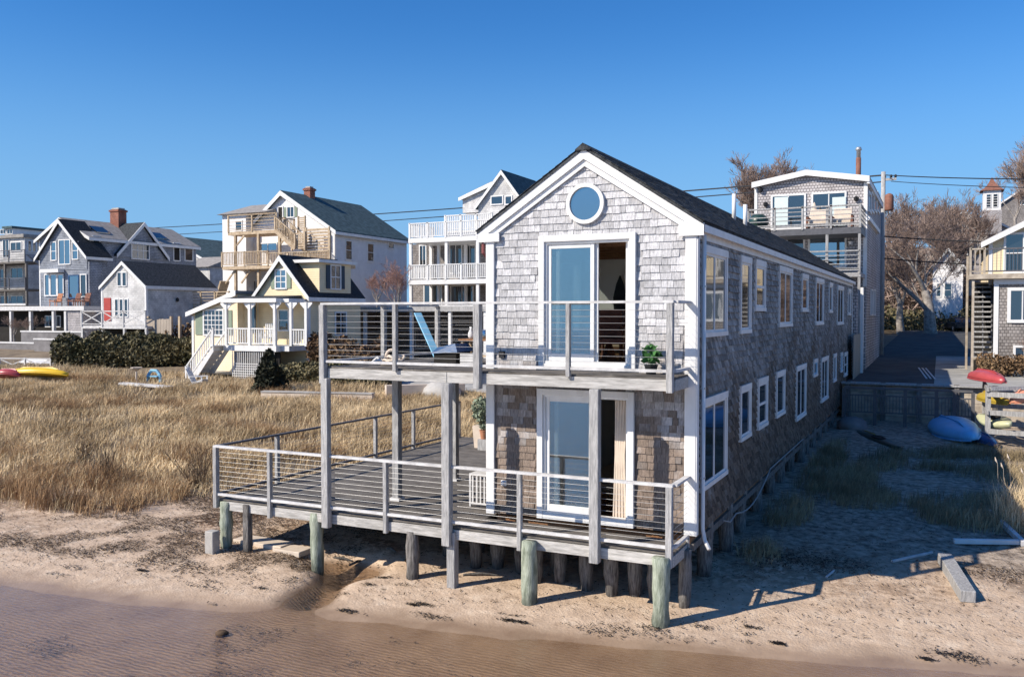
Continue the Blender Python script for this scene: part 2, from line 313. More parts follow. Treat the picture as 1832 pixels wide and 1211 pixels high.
# ------------------------------------------------------------------ noise and ground height
_T = rng.random((256, 256))
def vnoise(x, y):
    xi = np.floor(x).astype(int); yi = np.floor(y).astype(int); fx = x-xi; fy = y-yi
    fx = fx*fx*(3-2*fx); fy = fy*fy*(3-2*fy); g = lambda a, b: _T[a % 256, b % 256]
    return (g(xi,yi)*(1-fx)+g(xi+1,yi)*fx)*(1-fy)+(g(xi,yi+1)*(1-fx)+g(xi+1,yi+1)*fx)*fy
def fbm(x, y, o=4):
    r = 0; a = .5
    for i in range(o): r = r+a*vnoise(x*2**i+17*i, y*2**i+31*i); a *= .5
    return r
SHX = np.array([-400, -60, -20, -8.1, -6, -4.3, -2.8, -1.3, -.4, 1.5, 3.15, 4.3, 5.5, 7, 8.6, 14, 60, 400.])
SHYv = np.array([-150, -22, -8.2, -4.05, -3.85, -3.55, -3.25, -2.85, -2.55, -2.3, -1.9, -1.6, -1.35, -1.0, -.5, .6, 10, 90.])
def shore(x): return np.interp(x, SHX, SHYv)
WATER = -1.33
def smooth(a, b, t):
    t = np.clip((t-a)/(b-a), 0, 1); return t*t*(3-2*t)
def gh(x, y):
    x = np.asarray(x, float); y = np.asarray(y, float); s = y-shore(x)
    z = np.interp(s, [-400, -60, -12, -3, 0, .5, 2, 3.5, 8, 14, 26, 36, 60, 110, 200, 600], [-14, -6, -2.4, -1.47, -1.33, -1.27, -1.17, -1.08, -.9, -.78, -.55, .05, .9, 1.9, 3.4, 6])
    z = z + smooth(1.5, 8, s)*(fbm(x*.35, y*.35)-.48)*.30 + smooth(.2, 2.5, s)*(fbm(x*2.3, y*2.3)-.48)*.05 + (fbm(x*.8, y*.8)-.47)*.03
    rt = smooth(12, 3, x)*0+smooth(4.6, 6, x)*smooth(60, 24, y)       # right-hand hollow stays low below the bulkhead
    z = np.where((x > -30), z+smooth(120, 220, y)*smooth(-50, 0, x)*16, z)
    # the tidal runnel under the deck
    for (ax, ay, bx, by, w, d) in ((-3.2,-.45,-2.45,-.55,.50,.30), (-2.8,-.6,-2.35,-2.2,.30,.26), (-2.35,-2.0,-2.2,-3.4,.45,.06)):
        dx, dy = bx-ax, by-ay; t = np.clip(((x-ax)*dx+(y-ay)*dy)/(dx*dx+dy*dy), 0, 1)
        z = z-d*np.exp(-((x-ax-t*dx)**2+(y-ay-t*dy)**2)/(2*w*w)*1.6)
    return z
def gz(x, y): return float(gh(np.array([x]), np.array([y]))[0])
def gpix(px, py):
    """where the photographed direction meets the ground"""
    z = -.8
    for i in range(12):
        p = at(px, py, 2, z); z = .5*z+.5*gz(p.x, p.y)
    return p
# ------------------------------------------------------------------ ground, water
def axis_pts(fine0, fine1, step, far0, far1, g=1.10):
    a = list(np.arange(fine0, fine1, step)); d = step; v = fine0
    lo = []
    while v > far0: d *= g; v -= d; lo.append(v)
    hi = []; d = step; v = a[-1]
    while v < far1: d *= g; v += d; hi.append(v)
    return np.array(lo[::-1]+a+hi)
def grid(name, xs, ys, zf, m, kind='structure'):
    X, Y = np.meshgrid(xs, ys); Z = zf(X, Y)
    V = np.stack([X.ravel(), Y.ravel(), Z.ravel()], 1); nx, ny = len(xs), len(ys)
    i, j = np.meshgrid(np.arange(nx-1), np.arange(ny-1)); a = (j*nx+i).ravel()
    o = npmesh(name, V, np.stack([a, a+1, a+nx+1, a+nx], 1), m, kind); o.data.shade_smooth(); return o
def sandmat():
    m = bpy.data.materials.new('beach_sand'); m.use_nodes = True; MATS['sand'] = m; n, l, b = nodes(m)
    b.inputs['Specular IOR Level'].default_value = .25
    g = n.new('ShaderNodeNewGeometry'); sp = n.new('ShaderNodeSeparateXYZ'); l.new(g.outputs['Position'], sp.inputs[0])
    def noise(sc, det=6, off=0):
        q = n.new('ShaderNodeTexNoise'); q.inputs['Scale'].default_value = sc; q.inputs['Detail'].default_value = det; q.inputs['Roughness'].default_value = .6
        if off:
            v = n.new('ShaderNodeVectorMath'); v.operation = 'ADD'; v.inputs[1].default_value = (off, off, 0); l.new(g.outputs['Position'], v.inputs[0]); l.new(v.outputs[0], q.inputs['Vector'])
        else: l.new(g.outputs['Position'], q.inputs['Vector'])
        return q.outputs[0]
    def ramp(src, *st):
        r = n.new('ShaderNodeValToRGB'); l.new(src, r.inputs[0]); e = r.color_ramp.elements
        while len(e) < len(st): e.new(.5)
        for k, (p, c) in enumerate(st): e[k].position = p; e[k].color = (*c, 1) if len(c) == 3 else c
        return r.outputs[0]
    def mix(f, a, c, mode='MIX'):
        x = n.new('ShaderNodeMix'); x.data_type = 'RGBA'; x.blend_type = mode
        if isinstance(f, float): x.inputs[0].default_value = f
        else: l.new(f, x.inputs[0])
        for k, v in ((6, a), (7, c)):
            if isinstance(v, tuple): x.inputs[k].default_value = (*v, 1)
            else: l.new(v, x.inputs[k])
        return x.outputs[2]
    def mrange(src, a, c, t0=0., t1=1.):
        r = n.new('ShaderNodeMapRange'); l.new(src, r.inputs['Value']); r.inputs['From Min'].default_value = a; r.inputs['From Max'].default_value = c
        r.inputs['To Min'].default_value = t0; r.inputs['To Max'].default_value = t1; return r.outputs[0]
    dry = ramp(noise(3.2), (.3, (.46, .335, .235)), (.55, (.58, .44, .32)), (.75, (.68, .55, .42)))
    litter = ramp(noise(7, 8, 4.3), (.43, (1, 1, 1)), (.52, (.42, .34, .28)), (.62, (.20, .145, .11)))
    patch = ramp(noise(.55, 5, 9.1), (.40, (0, 0, 0)), (.56, (1, 1, 1)))
    zup = mrange(sp.outputs[2], -1.17, -1.02)
    pm = n.new('ShaderNodeMath'); pm.operation = 'MULTIPLY'; l.new(patch, pm.inputs[0]); l.new(zup, pm.inputs[1])
    col = mix(pm.outputs[0], dry, mix(1., dry, litter, 'MULTIPLY'))
    # higher ground is soil and thatch rather than clean sand
    soil = ramp(noise(1.1, 7, 2.2), (.3, (.13, .10, .07)), (.7, (.30, .235, .16)))
    zn = n.new('ShaderNodeMath'); zn.operation = 'MULTIPLY_ADD'; l.new(noise(.9, 4, 6.6), zn.inputs[0]); zn.inputs[1].default_value = .35; l.new(sp.outputs[2], zn.inputs[2])
    left = mrange(sp.outputs[0], 3.0, -4.0)
    hi = mrange(zn.outputs[0], -.82, -.70); hm = n.new('ShaderNodeMath'); hm.operation = 'MULTIPLY'; l.new(hi, hm.inputs[0]); l.new(left, hm.inputs[1])
    far = mrange(sp.outputs[1], 24, 40); hx = n.new('ShaderNodeMath'); hx.operation = 'MAXIMUM'; l.new(hm.outputs[0], hx.inputs[0]); l.new(far, hx.inputs[1])
    col = mix(hx.outputs[0], col, soil)
    # the hollow on the landward side is shingle, soil and litter, darkened further for its shade
    gx = mrange(sp.outputs[0], 2.6, 4.4); yn = n.new('ShaderNodeMath'); yn.operation = 'MULTIPLY_ADD'; l.new(noise(.8, 5, 8.8), yn.inputs[0]); yn.inputs[1].default_value = 3.2; l.new(sp.outputs[1], yn.inputs[2])
    gy = mrange(yn.outputs[0], 4.2, 6.2); gm = n.new('ShaderNodeMath'); gm.operation = 'MULTIPLY'; l.new(gx, gm.inputs[0]); l.new(gy, gm.inputs[1])
    col = mix(gm.outputs[0], col, ramp(noise(5.5, 9, 3.7), (.34, (.13, .10, .075)), (.5, (.33, .265, .205)), (.66, (.50, .41, .32))))
    # damp band above the waterline, ripples of wet sand below it
    wn = n.new('ShaderNodeMath'); wn.operation = 'MULTIPLY_ADD'; l.new(noise(1.6, 4, 1.7), wn.inputs[0]); wn.inputs[1].default_value = .05; l.new(sp.outputs[2], wn.inputs[2])
    wet = mrange(wn.outputs[0], -1.225, -1.285)
    wetc = ramp(noise(1.3, 6, 3.3), (.3, (.24, .16, .105)), (.7, (.38, .27, .185)))
    col = mix(wet, col, wetc)
    under = mrange(sp.outputs[2], -1.33, -1.75)
    weed = ramp(noise(1.05, 7, 12.5), (.56, (1, 1, 1)), (.66, (.25, .22, .2)))
    col = mix(1., col, mix(under, (1., 1., 1.), (.55, .5, .5)), 'MULTIPLY')
    um = mrange(sp.outputs[2], -1.40, -1.46); col = mix(um, col, mix(1., col, weed, 'MULTIPLY'))
    l.new(col, b.inputs['Base Color'])
    l.new(mrange(wet, 0, 1, .95, .30), b.inputs['Roughness'])
    vo = n.new('ShaderNodeTexVoronoi'); vo.feature = 'SMOOTH_F1'; vo.inputs['Scale'].default_value = 2.6; l.new(g.outputs['Position'], vo.inputs['Vector'])
    bs = mix(.35, mix(.5, noise(5, 8), noise(22, 6)), vo.outputs['Distance'])
    # sand ripples on the flat under the shallows
    wr = n.new('ShaderNodeTexWave'); wr.wave_type = 'BANDS'; wr.bands_direction = 'Y'; wr.inputs['Scale'].default_value = 3.8; wr.inputs['Distortion'].default_value = 5; wr.inputs['Detail'].default_value = 3; wr.inputs['Detail Scale'].default_value = 1.6
    l.new(g.outputs['Position'], wr.inputs['Vector']); bs = mix(mrange(sp.outputs[2], -1.34, -1.42, 0, .9), bs, wr.outputs['Fac'])
    col2_ = mix(mrange(sp.outputs[2], -1.34, -1.42, 0, .8), col, mix(1., col, ramp(wr.outputs['Fac'], (.2, (.78, .76, .74)), (.8, (1.08, 1.06, 1.03))), 'MULTIPLY')); l.new(col2_, b.inputs['Base Color'])
    bp = n.new('ShaderNodeBump'); bp.inputs['Distance'].default_value = .09; l.new(bs, bp.inputs['Height'])
    l.new(mrange(wet, 0, 1, .85, .22), bp.inputs['Strength']); l.new(bp.outputs[0], b.inputs['Normal'])
    return m
SAND = sandmat()
xs = axis_pts(-13, 10.6, .11, -1500, 1500); ys = axis_pts(-7, 13, .11, -900, 2500)
grid('ground', xs, ys, gh, SAND)
wm = bpy.data.materials.new('shallow_sea_water'); wm.use_nodes = True; n, l, b = nodes(wm)
n.remove(b); tr = n.new('ShaderNodeBsdfTransparent'); tr.inputs[0].default_value = (.93, .885, .82, 1)
gl = n.new('ShaderNodeBsdfGlossy'); gl.inputs['Roughness'].default_value = .04; gl.inputs[0].default_value = (1, 1, 1, 1)
mx = n.new('ShaderNodeMixShader')
g = n.new('ShaderNodeNewGeometry'); mp = n.new('ShaderNodeMapping'); mp.inputs['Scale'].default_value = (.8, 3.0, 1); mp.inputs['Rotation'].default_value = (0, 0, .35); l.new(g.outputs['Position'], mp.inputs[0])
wv = n.new('ShaderNodeTexNoise'); wv.inputs['Scale'].default_value = 6.5; wv.inputs['Detail'].default_value = 5; wv.inputs['Distortion'].default_value = .6; l.new(mp.outputs[0], wv.inputs['Vector'])
bp = n.new('ShaderNodeBump'); bp.inputs['Strength'].default_value = .55; bp.inputs['Distance'].default_value = .06; l.new(wv.outputs[0], bp.inputs['Height'])
l.new(bp.outputs[0], gl.inputs['Normal']); l.new(schlick(wm, .03, bp.outputs[0]), mx.inputs[0]); l.new(tr.outputs[0], mx.inputs[1]); l.new(gl.outputs[0], mx.inputs[2])
l.new(mx.outputs[0], n['Material Output'].inputs[0])
B().add([(-1500,-900,WATER),(1500,-900,WATER),(1500,150,WATER),(-1500,150,WATER)], [(0,1,2,3)]).obj('sea_water', wm, kind='structure')
ASPH = mat('sunlit_tone_pavement', (.30, .295, .28), .9, .2, .7, .4, .2, col2=(.46, .45, .42), bscale=40)  # paving tone raised to carry the brightness of the sunlit patch
DRZ = lambda x, y: .8+(y-24)*.0175
ASPD = mat('asphalt', (.055, .057, .06), .9, .2, .7, .4, .2, col2=(.10, .10, .098), bscale=40)
grid('driveway', np.linspace(3.95, 15, 12), np.linspace(23.75, 112, 40), lambda X, Y: DRZ(X, Y), ASPD)
grid('sunlit_pavement_patch', np.linspace(7.3, 15, 9), np.linspace(23.76, 44, 12), lambda X, Y: DRZ(X, Y)+.008, ASPH)  # pale sheet where the sun patch lies; its light is in the colour
for k in range(3): tag(B().bar((6.55+k*.16, 34-k*.1, DRZ(0, 34)+.012), (7.0+k*.16, 27.6, DRZ(0, 27.6)+.012), .07, .01).obj('painted_line', WHITE_OLD), kind='structure')
# ------------------------------------------------------------------ the pier house
HW, HL, ZL, ZU, FL = 3.88, 28.4, -.12, 2.66, 0
house = thing('pier_house', (1.94, 0, -1.2), 'long narrow two-storey cedar-shingled house on piles over the beach, round gable window facing the water', 'house')
ZE, ZR, XR = 5.15, 6.56, 1.92      # eave line on the wall, roof peak
def roofz(x): return ZR-abs(x-XR)*(ZR-5.17)/2.09
UP = (1.16, 2.74, 2.80, 4.93); LO = (1.13, 2.72, .10, 2.22)
w = B()
for x0, x1, z0, z1 in ((0, UP[0], 0, 5.05), (UP[1], HW, 0, 5.05), (UP[0], UP[1], UP[3], 5.05), (UP[0], UP[1], LO[3], UP[2]), (UP[0], UP[1], 0, LO[2])):
    w.box(x0, x1, .02, .14, z0, z1)
w.prism([(0, 5.05), (HW, 5.05), (XR, roofz(XR)-.06)], 1, .02, .14)
w.obj('front_wall', SHING, house)
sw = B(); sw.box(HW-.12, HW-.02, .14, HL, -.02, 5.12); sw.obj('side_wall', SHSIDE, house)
B().box(.02, .14, .141, .5, -.02, 5.1).box(.02, .14, 4.3, HL, -.02, 5.1).box(.02, .14, .5, 4.3, -.02, 3.2).box(.02, .14, .5, 4.3, 4.85, 5.1).obj('side_wall', SHSIDE, house)  # unseen opening added in the left wall to let sun into the room
B().prism([(0.14, 0), (HW-.12, 0), (HW-.12, 5.1), (XR, roofz(XR)-.1), (.14, 5.1)], 1, HL-.12, HL).obj('rear_wall', SHING, house)
fl = B().box(0.14, HW-.12, .14, HL-.12, -.2, -.06).box(.14, HW-.12, .15, 9, ZU, ZU+.12)
fl.obj('floor', ROOMWOOD, house)
B().box(.14, HW-.12, 4.6, 4.7, -.06, 5.1).box(.141, .18, .15, 4.6, -.05, 2.6).box(HW-.16, HW-.121, .15, 4.6, -.05, 5.1).box(.14, HW-.12, .15, 4.6, 2.44, 2.655).obj('room_wall', ROOMW, house)
B().prism([(.2, 5.0), (HW-.2, 5.0), (HW-.2, 5.05), (.2, 5.05)], 1, .16, 4.6).obj('ceiling', ROOMW, house)
for k in range(6): B().box(.2, HW-.2, .55+k*.68, .67+k*.68, 4.86, 5.0).obj('ceiling_beam', ROOMWOOD, house)
# roof slopes with courses, ridge, rake boards, fascia
def slope(side):
    s = 1 if side > 0 else -1
    def pz(d): return ZR-d*(ZR-5.17)/2.09
    r = B().prism([(XR, ZR), (XR+s*2.09, pz(2.09)), (XR+s*2.09, pz(2.09)-.05), (XR, ZR-.06)], 1, -.10, HL+.1).obj('roof', ROOF, house)
    c = B(); k = 0; nrm = .012
    for row in range(17):
        d0 = row*.123; d1 = min(2.11, d0+.15); y = -.12-random.random()*.2
        while y < HL+.1:
            L = .30; y1 = y+L; a, e = max(y, -.12)+.004, min(y1, HL+.12)-.004
            if e > a:
                lift = .012+random.random()*.007
                za, zb = pz(d0)+.012, pz(d1)+lift+.012
                c.add([(XR+s*d0, a, za), (XR+s*d0, e, za), (XR+s*d1, e, zb), (XR+s*d1, a, zb), (XR+s*d1, a, zb-.018), (XR+s*d1, e, zb-.018)], [(0, 1, 2, 3), (3, 2, 5, 4), (0, 3, 4), (1, 5, 2)])
            y = y1
    c.obj('roof_shingle_course', ROOF, r, kind='stuff')
    return r
roofR = slope(1); slope(-1)
B().prism([(XR-.14, ZR-.06), (XR, ZR+.045), (XR+.14, ZR-.06), (XR+.14, ZR-.085), (XR-.14, ZR-.085)], 1, -.13, HL+.12).obj('ridge_cap', ROOF, house)
for s in (-1, 1):
    def q(d, dz): return (XR+s*d, ZR-d*(ZR-5.17)/2.09+dz)
    B().prism([q(0, -.05), q(2.10, -.045), q(2.10, -.19), q(0, -.225)], 1, -.085, -.045).obj('rake_board', WHITE, house)
    B().prism([q(0, -.21), q(1.98, -.18), q(1.98, -.31), q(0, -.345)], 1, -.045, -.012).obj('rake_board', WHITE, house)
# eave returns and boxed side eaves
B().box(-.17, .05, -.09, HL, 5.03, 5.095).box(-.19, -.16, -.09, HL, 5.03, 5.15).obj('eave_board', WHITE, house)
e = B().box(HW-.02, 4.01, -.04, HL, 5.02, 5.05).box(3.99, 4.02, -.04, HL, 5.0, 5.12); e.obj('eave_board', WHITE, house)
B().box(HW-.019, HW+.03, .05, HL, 4.90, 5.02).obj('frieze_board', WHITE, house)
B().box(3.60, 4.02, -.088, -.046, 4.94, 5.14).obj('eave_return', WHITE, house)
B().box(-.16, .28, -.088, -.046, 4.97, 5.12).obj('eave_return', WHITE, house)
B().box(3.70, HW+.012, -.04, .012, -.02, 4.94).obj('corner_board', WHITE, house, bevel=.006)
B().box(HW-.012, HW+.03, -.03, .11, -.02, 4.90).obj('corner_board', WHITE, house)
B().box(-.012, .155, -.04, .012, -.02, 4.97).obj('corner_board', WHITE, house, bevel=.006)
B().box(HW-.01, HW+.03, HL-.1, HL+.03, .0, 4.9).obj('corner_board', WHITE, house)
dsp = B().tube([(HW+.075, .22, 4.98), (HW+.075, .22, .05), (HW+.12, .18, -.12), (HW+.22, .08, -.24)], .035, 8); dsp.obj('downspout', WHITE, house, smooth=True)
for z in (4.1, 2.4, .9): B().box(HW+.028, HW+.11, .19, .25, z, z+.03).obj('downspout_strap', ALU, house)
B().tube([(-.07, -.02, 5.0), (-.07, -.03, 4.78), (-.03, .1, 4.66), (-.03, .1, .0)], .033, 8).obj('downspout', MAROON, house, label='maroon downspout')
# conduit sagging along the bottom of the side wall
pts = [(HW+.06, 1.9+.55*i, .02-.42*math.sin(min(1, i/9)*math.pi)*(1 if i < 9 else 0)-(.18 if i < 2 else 0)) for i in range(20)]
B().tube(pts, .014, 6).obj('conduit', POSTW, house, smooth=True)
# shingles
def shingle_mesh(wd, hh):
    # tapered: thin at the top, butt end proud
    v = [(0,0,0),(wd,0,0),(wd,-.022,0),(0,-.022,0),(0,0,hh),(wd,0,hh),(wd,-.004,hh),(0,-.004,hh)]
    me = bpy.data.meshes.new('shingle'); me.from_pydata(v, [], [(0,1,2,3),(4,7,6,5),(3,2,6,7),(2,1,5,6),(0,3,7,4),(1,0,4,5)]); me.materials.append(SHING); fixn(me); return me
WDS = [.105, .125, .14, .155, .17, .19, .21, .235]; EXP = .128
SM = [shingle_mesh(w_-.006, EXP+.012) for w_ in WDS]
def blocked(x, wd, z):
    cx, cz = x+wd/2, z+EXP/2
    if UP[0]-.12 < cx < UP[1]+.12 and UP[2]-.2 < cz < UP[3]+.13: return True
    if LO[0]-.12 < cx < LO[1]+.12 and LO[2]-.2 < cz < LO[3]+.08: return True
    if (cx-1.93)**2+(cz-5.57)**2 < .36**2: return True
    if x < .10 or x+wd > 3.78: return z < 5.05 or True
    return max(abs(x-XR), abs(x+wd-XR)) > XR+2 or z+EXP > min(roofz(x), roofz(x+wd))-.16
front = []
for r in range(50):
    z = r*EXP+.004; x = .06-random.random()*.1
    while x < 3.84:
        k = random.randrange(8)
        if not blocked(x, WDS[k], z): front.append((x, z, k))
        x += WDS[k]
up = [t for t in front if t[1] > 2.8]; up.sort(key=lambda t: -WDS[t[2]]); pick = set(map(tuple, up[:296]))
rest = B()
for (x, z, k) in front:
    dz = random.uniform(-.006, .006); dy = random.uniform(-.003, .003)
    if (x, z, k) in pick: inst('shingle', SM[k], (x+.003, .019+dy, z+dz), house, rot=(0, random.uniform(-.008, .008), 0))
    else:
        wd = WDS[k]-.006; h = EXP+.012; x0 = x+.003; zz = z+dz
        rest.add([(x0,.019,zz),(x0+wd,.019,zz),(x0+wd,-.003+dy,zz),(x0,-.003+dy,zz),(x0,.019,zz+h),(x0+wd,.019,zz+h),(x0+wd,.015,zz+h),(x0,.015,zz+h)], [(0,1,2,3),(3,2,6,7),(2,1,5,6),(0,3,7,4)])
rest.obj('shingle_course', SHING, house, kind='stuff')
# small pieces round the gable edges and door casings so no bare wall shows
# side windows: (y0, y1, z0, z1, kind)
SW = [(.24,2.19,3.29,4.83,2),(3.41,4.50,3.29,4.83,1),(4.98,6.18,3.75,4.84,3),(8.10,10.2,3.36,4.86,2),(12.08,13.38,3.75,4.83,1),(15.2,17.3,3.33,4.83,2),(19.0,20.05,3.73,4.80,1),(21.85,24.2,3.26,4.78,2),(26.15,27.45,3.63,4.76,1),
      (.25,2.26,.68,2.22,2),(3.49,4.58,1.11,2.21,1),(5.40,6.58,1.12,2.23,3),(7.80,9.10,1.13,2.24,1),(11.15,13.1,.68,2.20,2),(14.83,15.8,1.68,2.22,4),(16.9,18.9,.68,2.18,2),(20.65,21.65,1.11,2.16,1),(23.3,24.0,1.33,2.10,4),(24.7,26.15,1.05,2.05,3)]
side = B(); sbot = lambda y: -.02
for r in range(39):
    z = r*EXP-.02; y = .1-random.random()*.15
    while y < HL-.05:
        wd = random.choice(WDS); a = max(y, .1)+.004; e_ = min(y+wd, HL)-.004; dz = random.uniform(-.008, .008); o_ = random.uniform(0, .012)
        if e_ > a and z+EXP < 4.98 and not any(q[0]+.03 < (a+e_)/2 < q[1]-.03 and q[2]-.03 < z+EXP/2 < q[3]-.05 for q in SW):
            X0 = HW-.02
            side.add([(X0,a,z+dz),(X0,e_,z+dz),(X0+.036+o_,e_,z+dz),(X0+.036+o_,a,z+dz),(X0+.004,a,z+dz+EXP+.01),(X0+.004,e_,z+dz+EXP+.01)], [(0,1,2,3),(3,2,5,4),(0,3,4),(1,5,2)])
        y += wd
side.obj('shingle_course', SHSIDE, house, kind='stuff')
# round window
rw = B(); N = 40
for (r0, r1, y0, y1) in ((.285, .35, -.06, .02),):
    vs = []
    for j in range(N):
        t = 2*math.pi*j/N
        for r_, y_ in ((r0, y1), (r0, y0), (r1, y0), (r1, y1)): vs.append((1.93+r_*math.cos(t), y_, 5.57+r_*math.sin(t)))
    rw.add(vs, [(j*4+k, ((j+1)%N)*4+k, ((j+1)%N)*4+(k+1)%4, j*4+(k+1)%4) for j in range(N) for k in range(4)])
rwo = rw.obj('round_window', WHITE, house)
pn = B(); pn.add([(1.93+.295*math.cos(2*math.pi*j/N), -.02, 5.57+.295*math.sin(2*math.pi*j/N)) for j in range(N)], [tuple(range(N))]); pn.obj('pane', GLASSB, rwo)
# sliding doors
def slider(box, zc, mid, casing=.11, sill=True):
    x0, x1, z0, z1 = box
    cs = B().box(x0-casing, x0, -.055, .015, z0-.1, z1+casing).box(x1, x1+casing, -.055, .015, z0-.1, z1+casing).box(x0, x1, -.055, .015, z1, z1+casing).box(x0, x1, -.05, .015, z0-.1, z0-.02)
    f = cs.obj('door_casing', WHITE, house, bevel=.005)
    B().box(x0, x0+.04, -.01, .12, z0, z1).box(x1-.04, x1, -.01, .12, z0, z1).box(x0, x1, -.012, .12, z1-.04, z1).box(x0, x1, -.03, .13, z0-.02, z0+.025).obj('door_frame', WHITE, house)
    for (a, e_, y) in ((x0+.04, mid+.04, .02), (x0+.18, mid+.10, .07)):
        d = B().box(a, a+.07, y, y+.035, z0+.025, z1-.04).box(e_-.07, e_, y, y+.035, z0+.025, z1-.04).box(a+.07, e_-.07, y, y+.035, z1-.12, z1-.04).box(a+.07, e_-.07, y, y+.035, z0+.025, z0+.16)
        d.obj('sliding_door', WHITE, house, bevel=.004)
        g = B().box(a+.06, e_-.06, y+.012, y+.02, z0+.15, z1-.11); g.obj('pane', GLASSO, [o for o in house.children if o.name.startswith('sliding_door')][-1])
slider(UP, 0, 2.04); slider(LO, 0, 2.02)
B().box(.0, .15, .5, .58, 3.2, 4.85).box(.0, .15, 4.22, 4.3, 3.2, 4.85).box(.0, .15, .58, 4.22, 3.2, 3.28).box(.0, .15, .58, 4.22, 4.77, 4.85).box(.03, .1, 2.37, 2.43, 3.281, 4.769).obj('window', WHITE, house); B().box(.06, .068, .58, 4.22, 3.28, 4.77).obj('pane', GLASSO, [o for o in house.children if o.name.startswith('window')][-1])  # added window in the unseen left wall, there to light the upper room
B().box(UP[1]-.11, UP[1]-.04, .1, .14, UP[2], UP[3]-.04).obj('door_frame', WHITE, house)
# side windows: (y0, y1, z0, z1, kind)
for y0, y1, z0, z1, k in SW:
    X = HW; t = .085; h = .12 if z0 < 3 else .13
    c = B().box(X-.01, X+.045, y0, y0+t, z0, z1).box(X-.01, X+.045, y1-t, y1, z0, z1).box(X-.01, X+.05, y0-.01, y1+.01, z1-h, z1).box(X-.01, X+.055, y0-.015, y1+.015, z0-.03, z0+.05)
    o = c.obj('window', WHITE, house)
    iy0, iy1, iz0, iz1 = y0+t, y1-t, z0+.05, z1-h
    sm = WHITE; s = B()
    def fr_(a, b_, c_, d_, w_, xx): s.box(X, xx, a, a+w_, c_, d_).box(X, xx, b_-w_, b_, c_, d_).box(X, xx, a+w_, b_-w_, d_-w_, d_).box(X, xx, a+w_, b_-w_, c_, c_+w_)
    if k == 2: m_ = (iy0+iy1)/2; fr_(iy0, m_+.03, iz0, iz1, .045, X+.025); fr_(m_-.03, iy1, iz0, iz1, .045, X+.018)
    elif k == 3: m_ = (iz0+iz1)/2; fr_(iy0, iy1, iz0, m_+.03, .06, X+.02); fr_(iy0, iy1, m_-.03, iz1, .06, X+.03)
    else: fr_(iy0, iy1, iz0, iz1, .045, X+.02)
    s.obj('sash', WHITE if k != 4 else BLUEP, o)
    B().box(X-.01, X+.012, iy0, iy1, iz0, iz1).obj('pane', GLASSD if k != 4 else GLASSB, o)
# vent pipes on the roof
for (px, pt, pb, X) in ((1313, 347, 398, 2.45), (1333, 366, 404, 2.6), (1501, 460, 488, 2.9)):
    p = at(px, pb, 0, X); zt = SZ(px, pt, X); B().tube([(X, p.y, roofz(X)-.1), (X, p.y, zt)], .055, 10).obj('vent_pipe', WHITE, house, smooth=True)
# wall fittings
B().box(.30, .40, -.045, .0, .52, .62).lathe((.35, -.06, .53), [(.02, 0), (.04, .02), (.04, .07), (.01, .09)], 8).obj('outdoor_socket', WHITE, house)
B().box(.26, .36, -.05, 0, 2.86, 2.98).obj('outdoor_socket', BLACK, house)
# piles under the house
def pile(parent, x, y, ztop, r, m, zb=None, taper=0, n=10, square=False, chew=True):
    zb = gz(x, y)-.25 if zb is None else zb
    if square: return B().box(x-r, x+r, y-r, y+r, zb, ztop).obj('pile', m, parent, bevel=.008)
    k = 9; pts = []; rad = []; lean = (random.uniform(-.03, .03), random.uniform(-.02, .03))
    for i in range(k):
        t = i/(k-1); pts.append((x+lean[0]*(1-t), y+lean[1]*(1-t), zb+(ztop-zb)*t))
        rad.append(r*(1+random.uniform(-.05, .05)-taper*max(0, 1-t*1.9)))
    b_ = B().tube(pts, rad, n)
    if chew:
        b_.v = [(v[0]+random.uniform(-.012, .012), v[1]+random.uniform(-.012, .012), v[2]) for v in b_.v]
    return b_.obj('pile', m, parent, smooth=True)
for y in (1.5, 3.1, 4.7, 6.5, 8.3, 9.7, 11.4, 13.1, 14.4, 15.9, 17.6, 19.4, 21.2, 22.9, 24.8, 26.6): pile(house, 3.70+random.uniform(-.05, .05), y, -.03, .15, PILE, taper=.15)
for y in (4.2, 7.4, 10.6, 14, 18):
    for x in (.3, 1.9): pile(house, x, y, -.1, .15, PILE)
for (x, y) in ((.05, .35), (.55, .30), (1.0, -.05), (1.42, .1), (1.95, -.05), (2.45, -.1), (2.82, .05), (3.22, -.02), (3.75, -.12), (-.35, .2), (1.2, .5), (2.2, .6)):
    pile(house, x, y, -.22, random.uniform(.10, .145), PILE, taper=random.uniform(.2, .5))
B().box(.1, HW-.1, .0, .16, -.32, -.2).box(HW-.2, HW-.06, .16, HL-.2, -.32, -.2).obj('sill_beam', PILE, house)
# ------------------------------------------------------------------ lower deck
XL, YD, XRR = -5.82, -.85, 3.76
deck = thing('lower_deck', (-1, 0, -1.2), 'large weathered grey ground-floor deck on piles, wrapping the left side of the shingled house', 'deck')
def plankset(parent, x0, x1, y0, y1, z, L=3.1, wd=.135, th=.03):
    me_cache = {}
    y = y0
    while y < y1-.02:
        wy = min(wd, y1-y); x = x0; first = random.uniform(.4, 1)*L
        while x < x1-.01:
            e_ = min(x1, x+first); first = L
            if x1-e_ < .5: e_ = x1
            key = (round(e_-x, 2), round(wy, 3))
            if key not in me_cache:
                me = B().box(0, key[0]-.006, 0, wy-.012, -th, 0).mesh('plank'); me.materials.append(DECKW); fixn(me); me_cache[key] = me
            inst('plank', me_cache[key], (x, y, z+random.uniform(-.003, .003)), parent); x = e_
        y += wd
plankset(deck, XL, XRR, YD, -.0, ZL, 2.4); plankset(deck, XL, -.02, .0, 9.3, ZL, 2.95)
def fascia(parent, pts, zt, zb, m, th=.045, name='fascia_board'):
    for (p, q) in pts:
        B().bar((p[0], p[1], (zt+zb)/2), (q[0], q[1], (zt+zb)/2), th, zt-zb).obj(name, m, parent, bevel=.004)
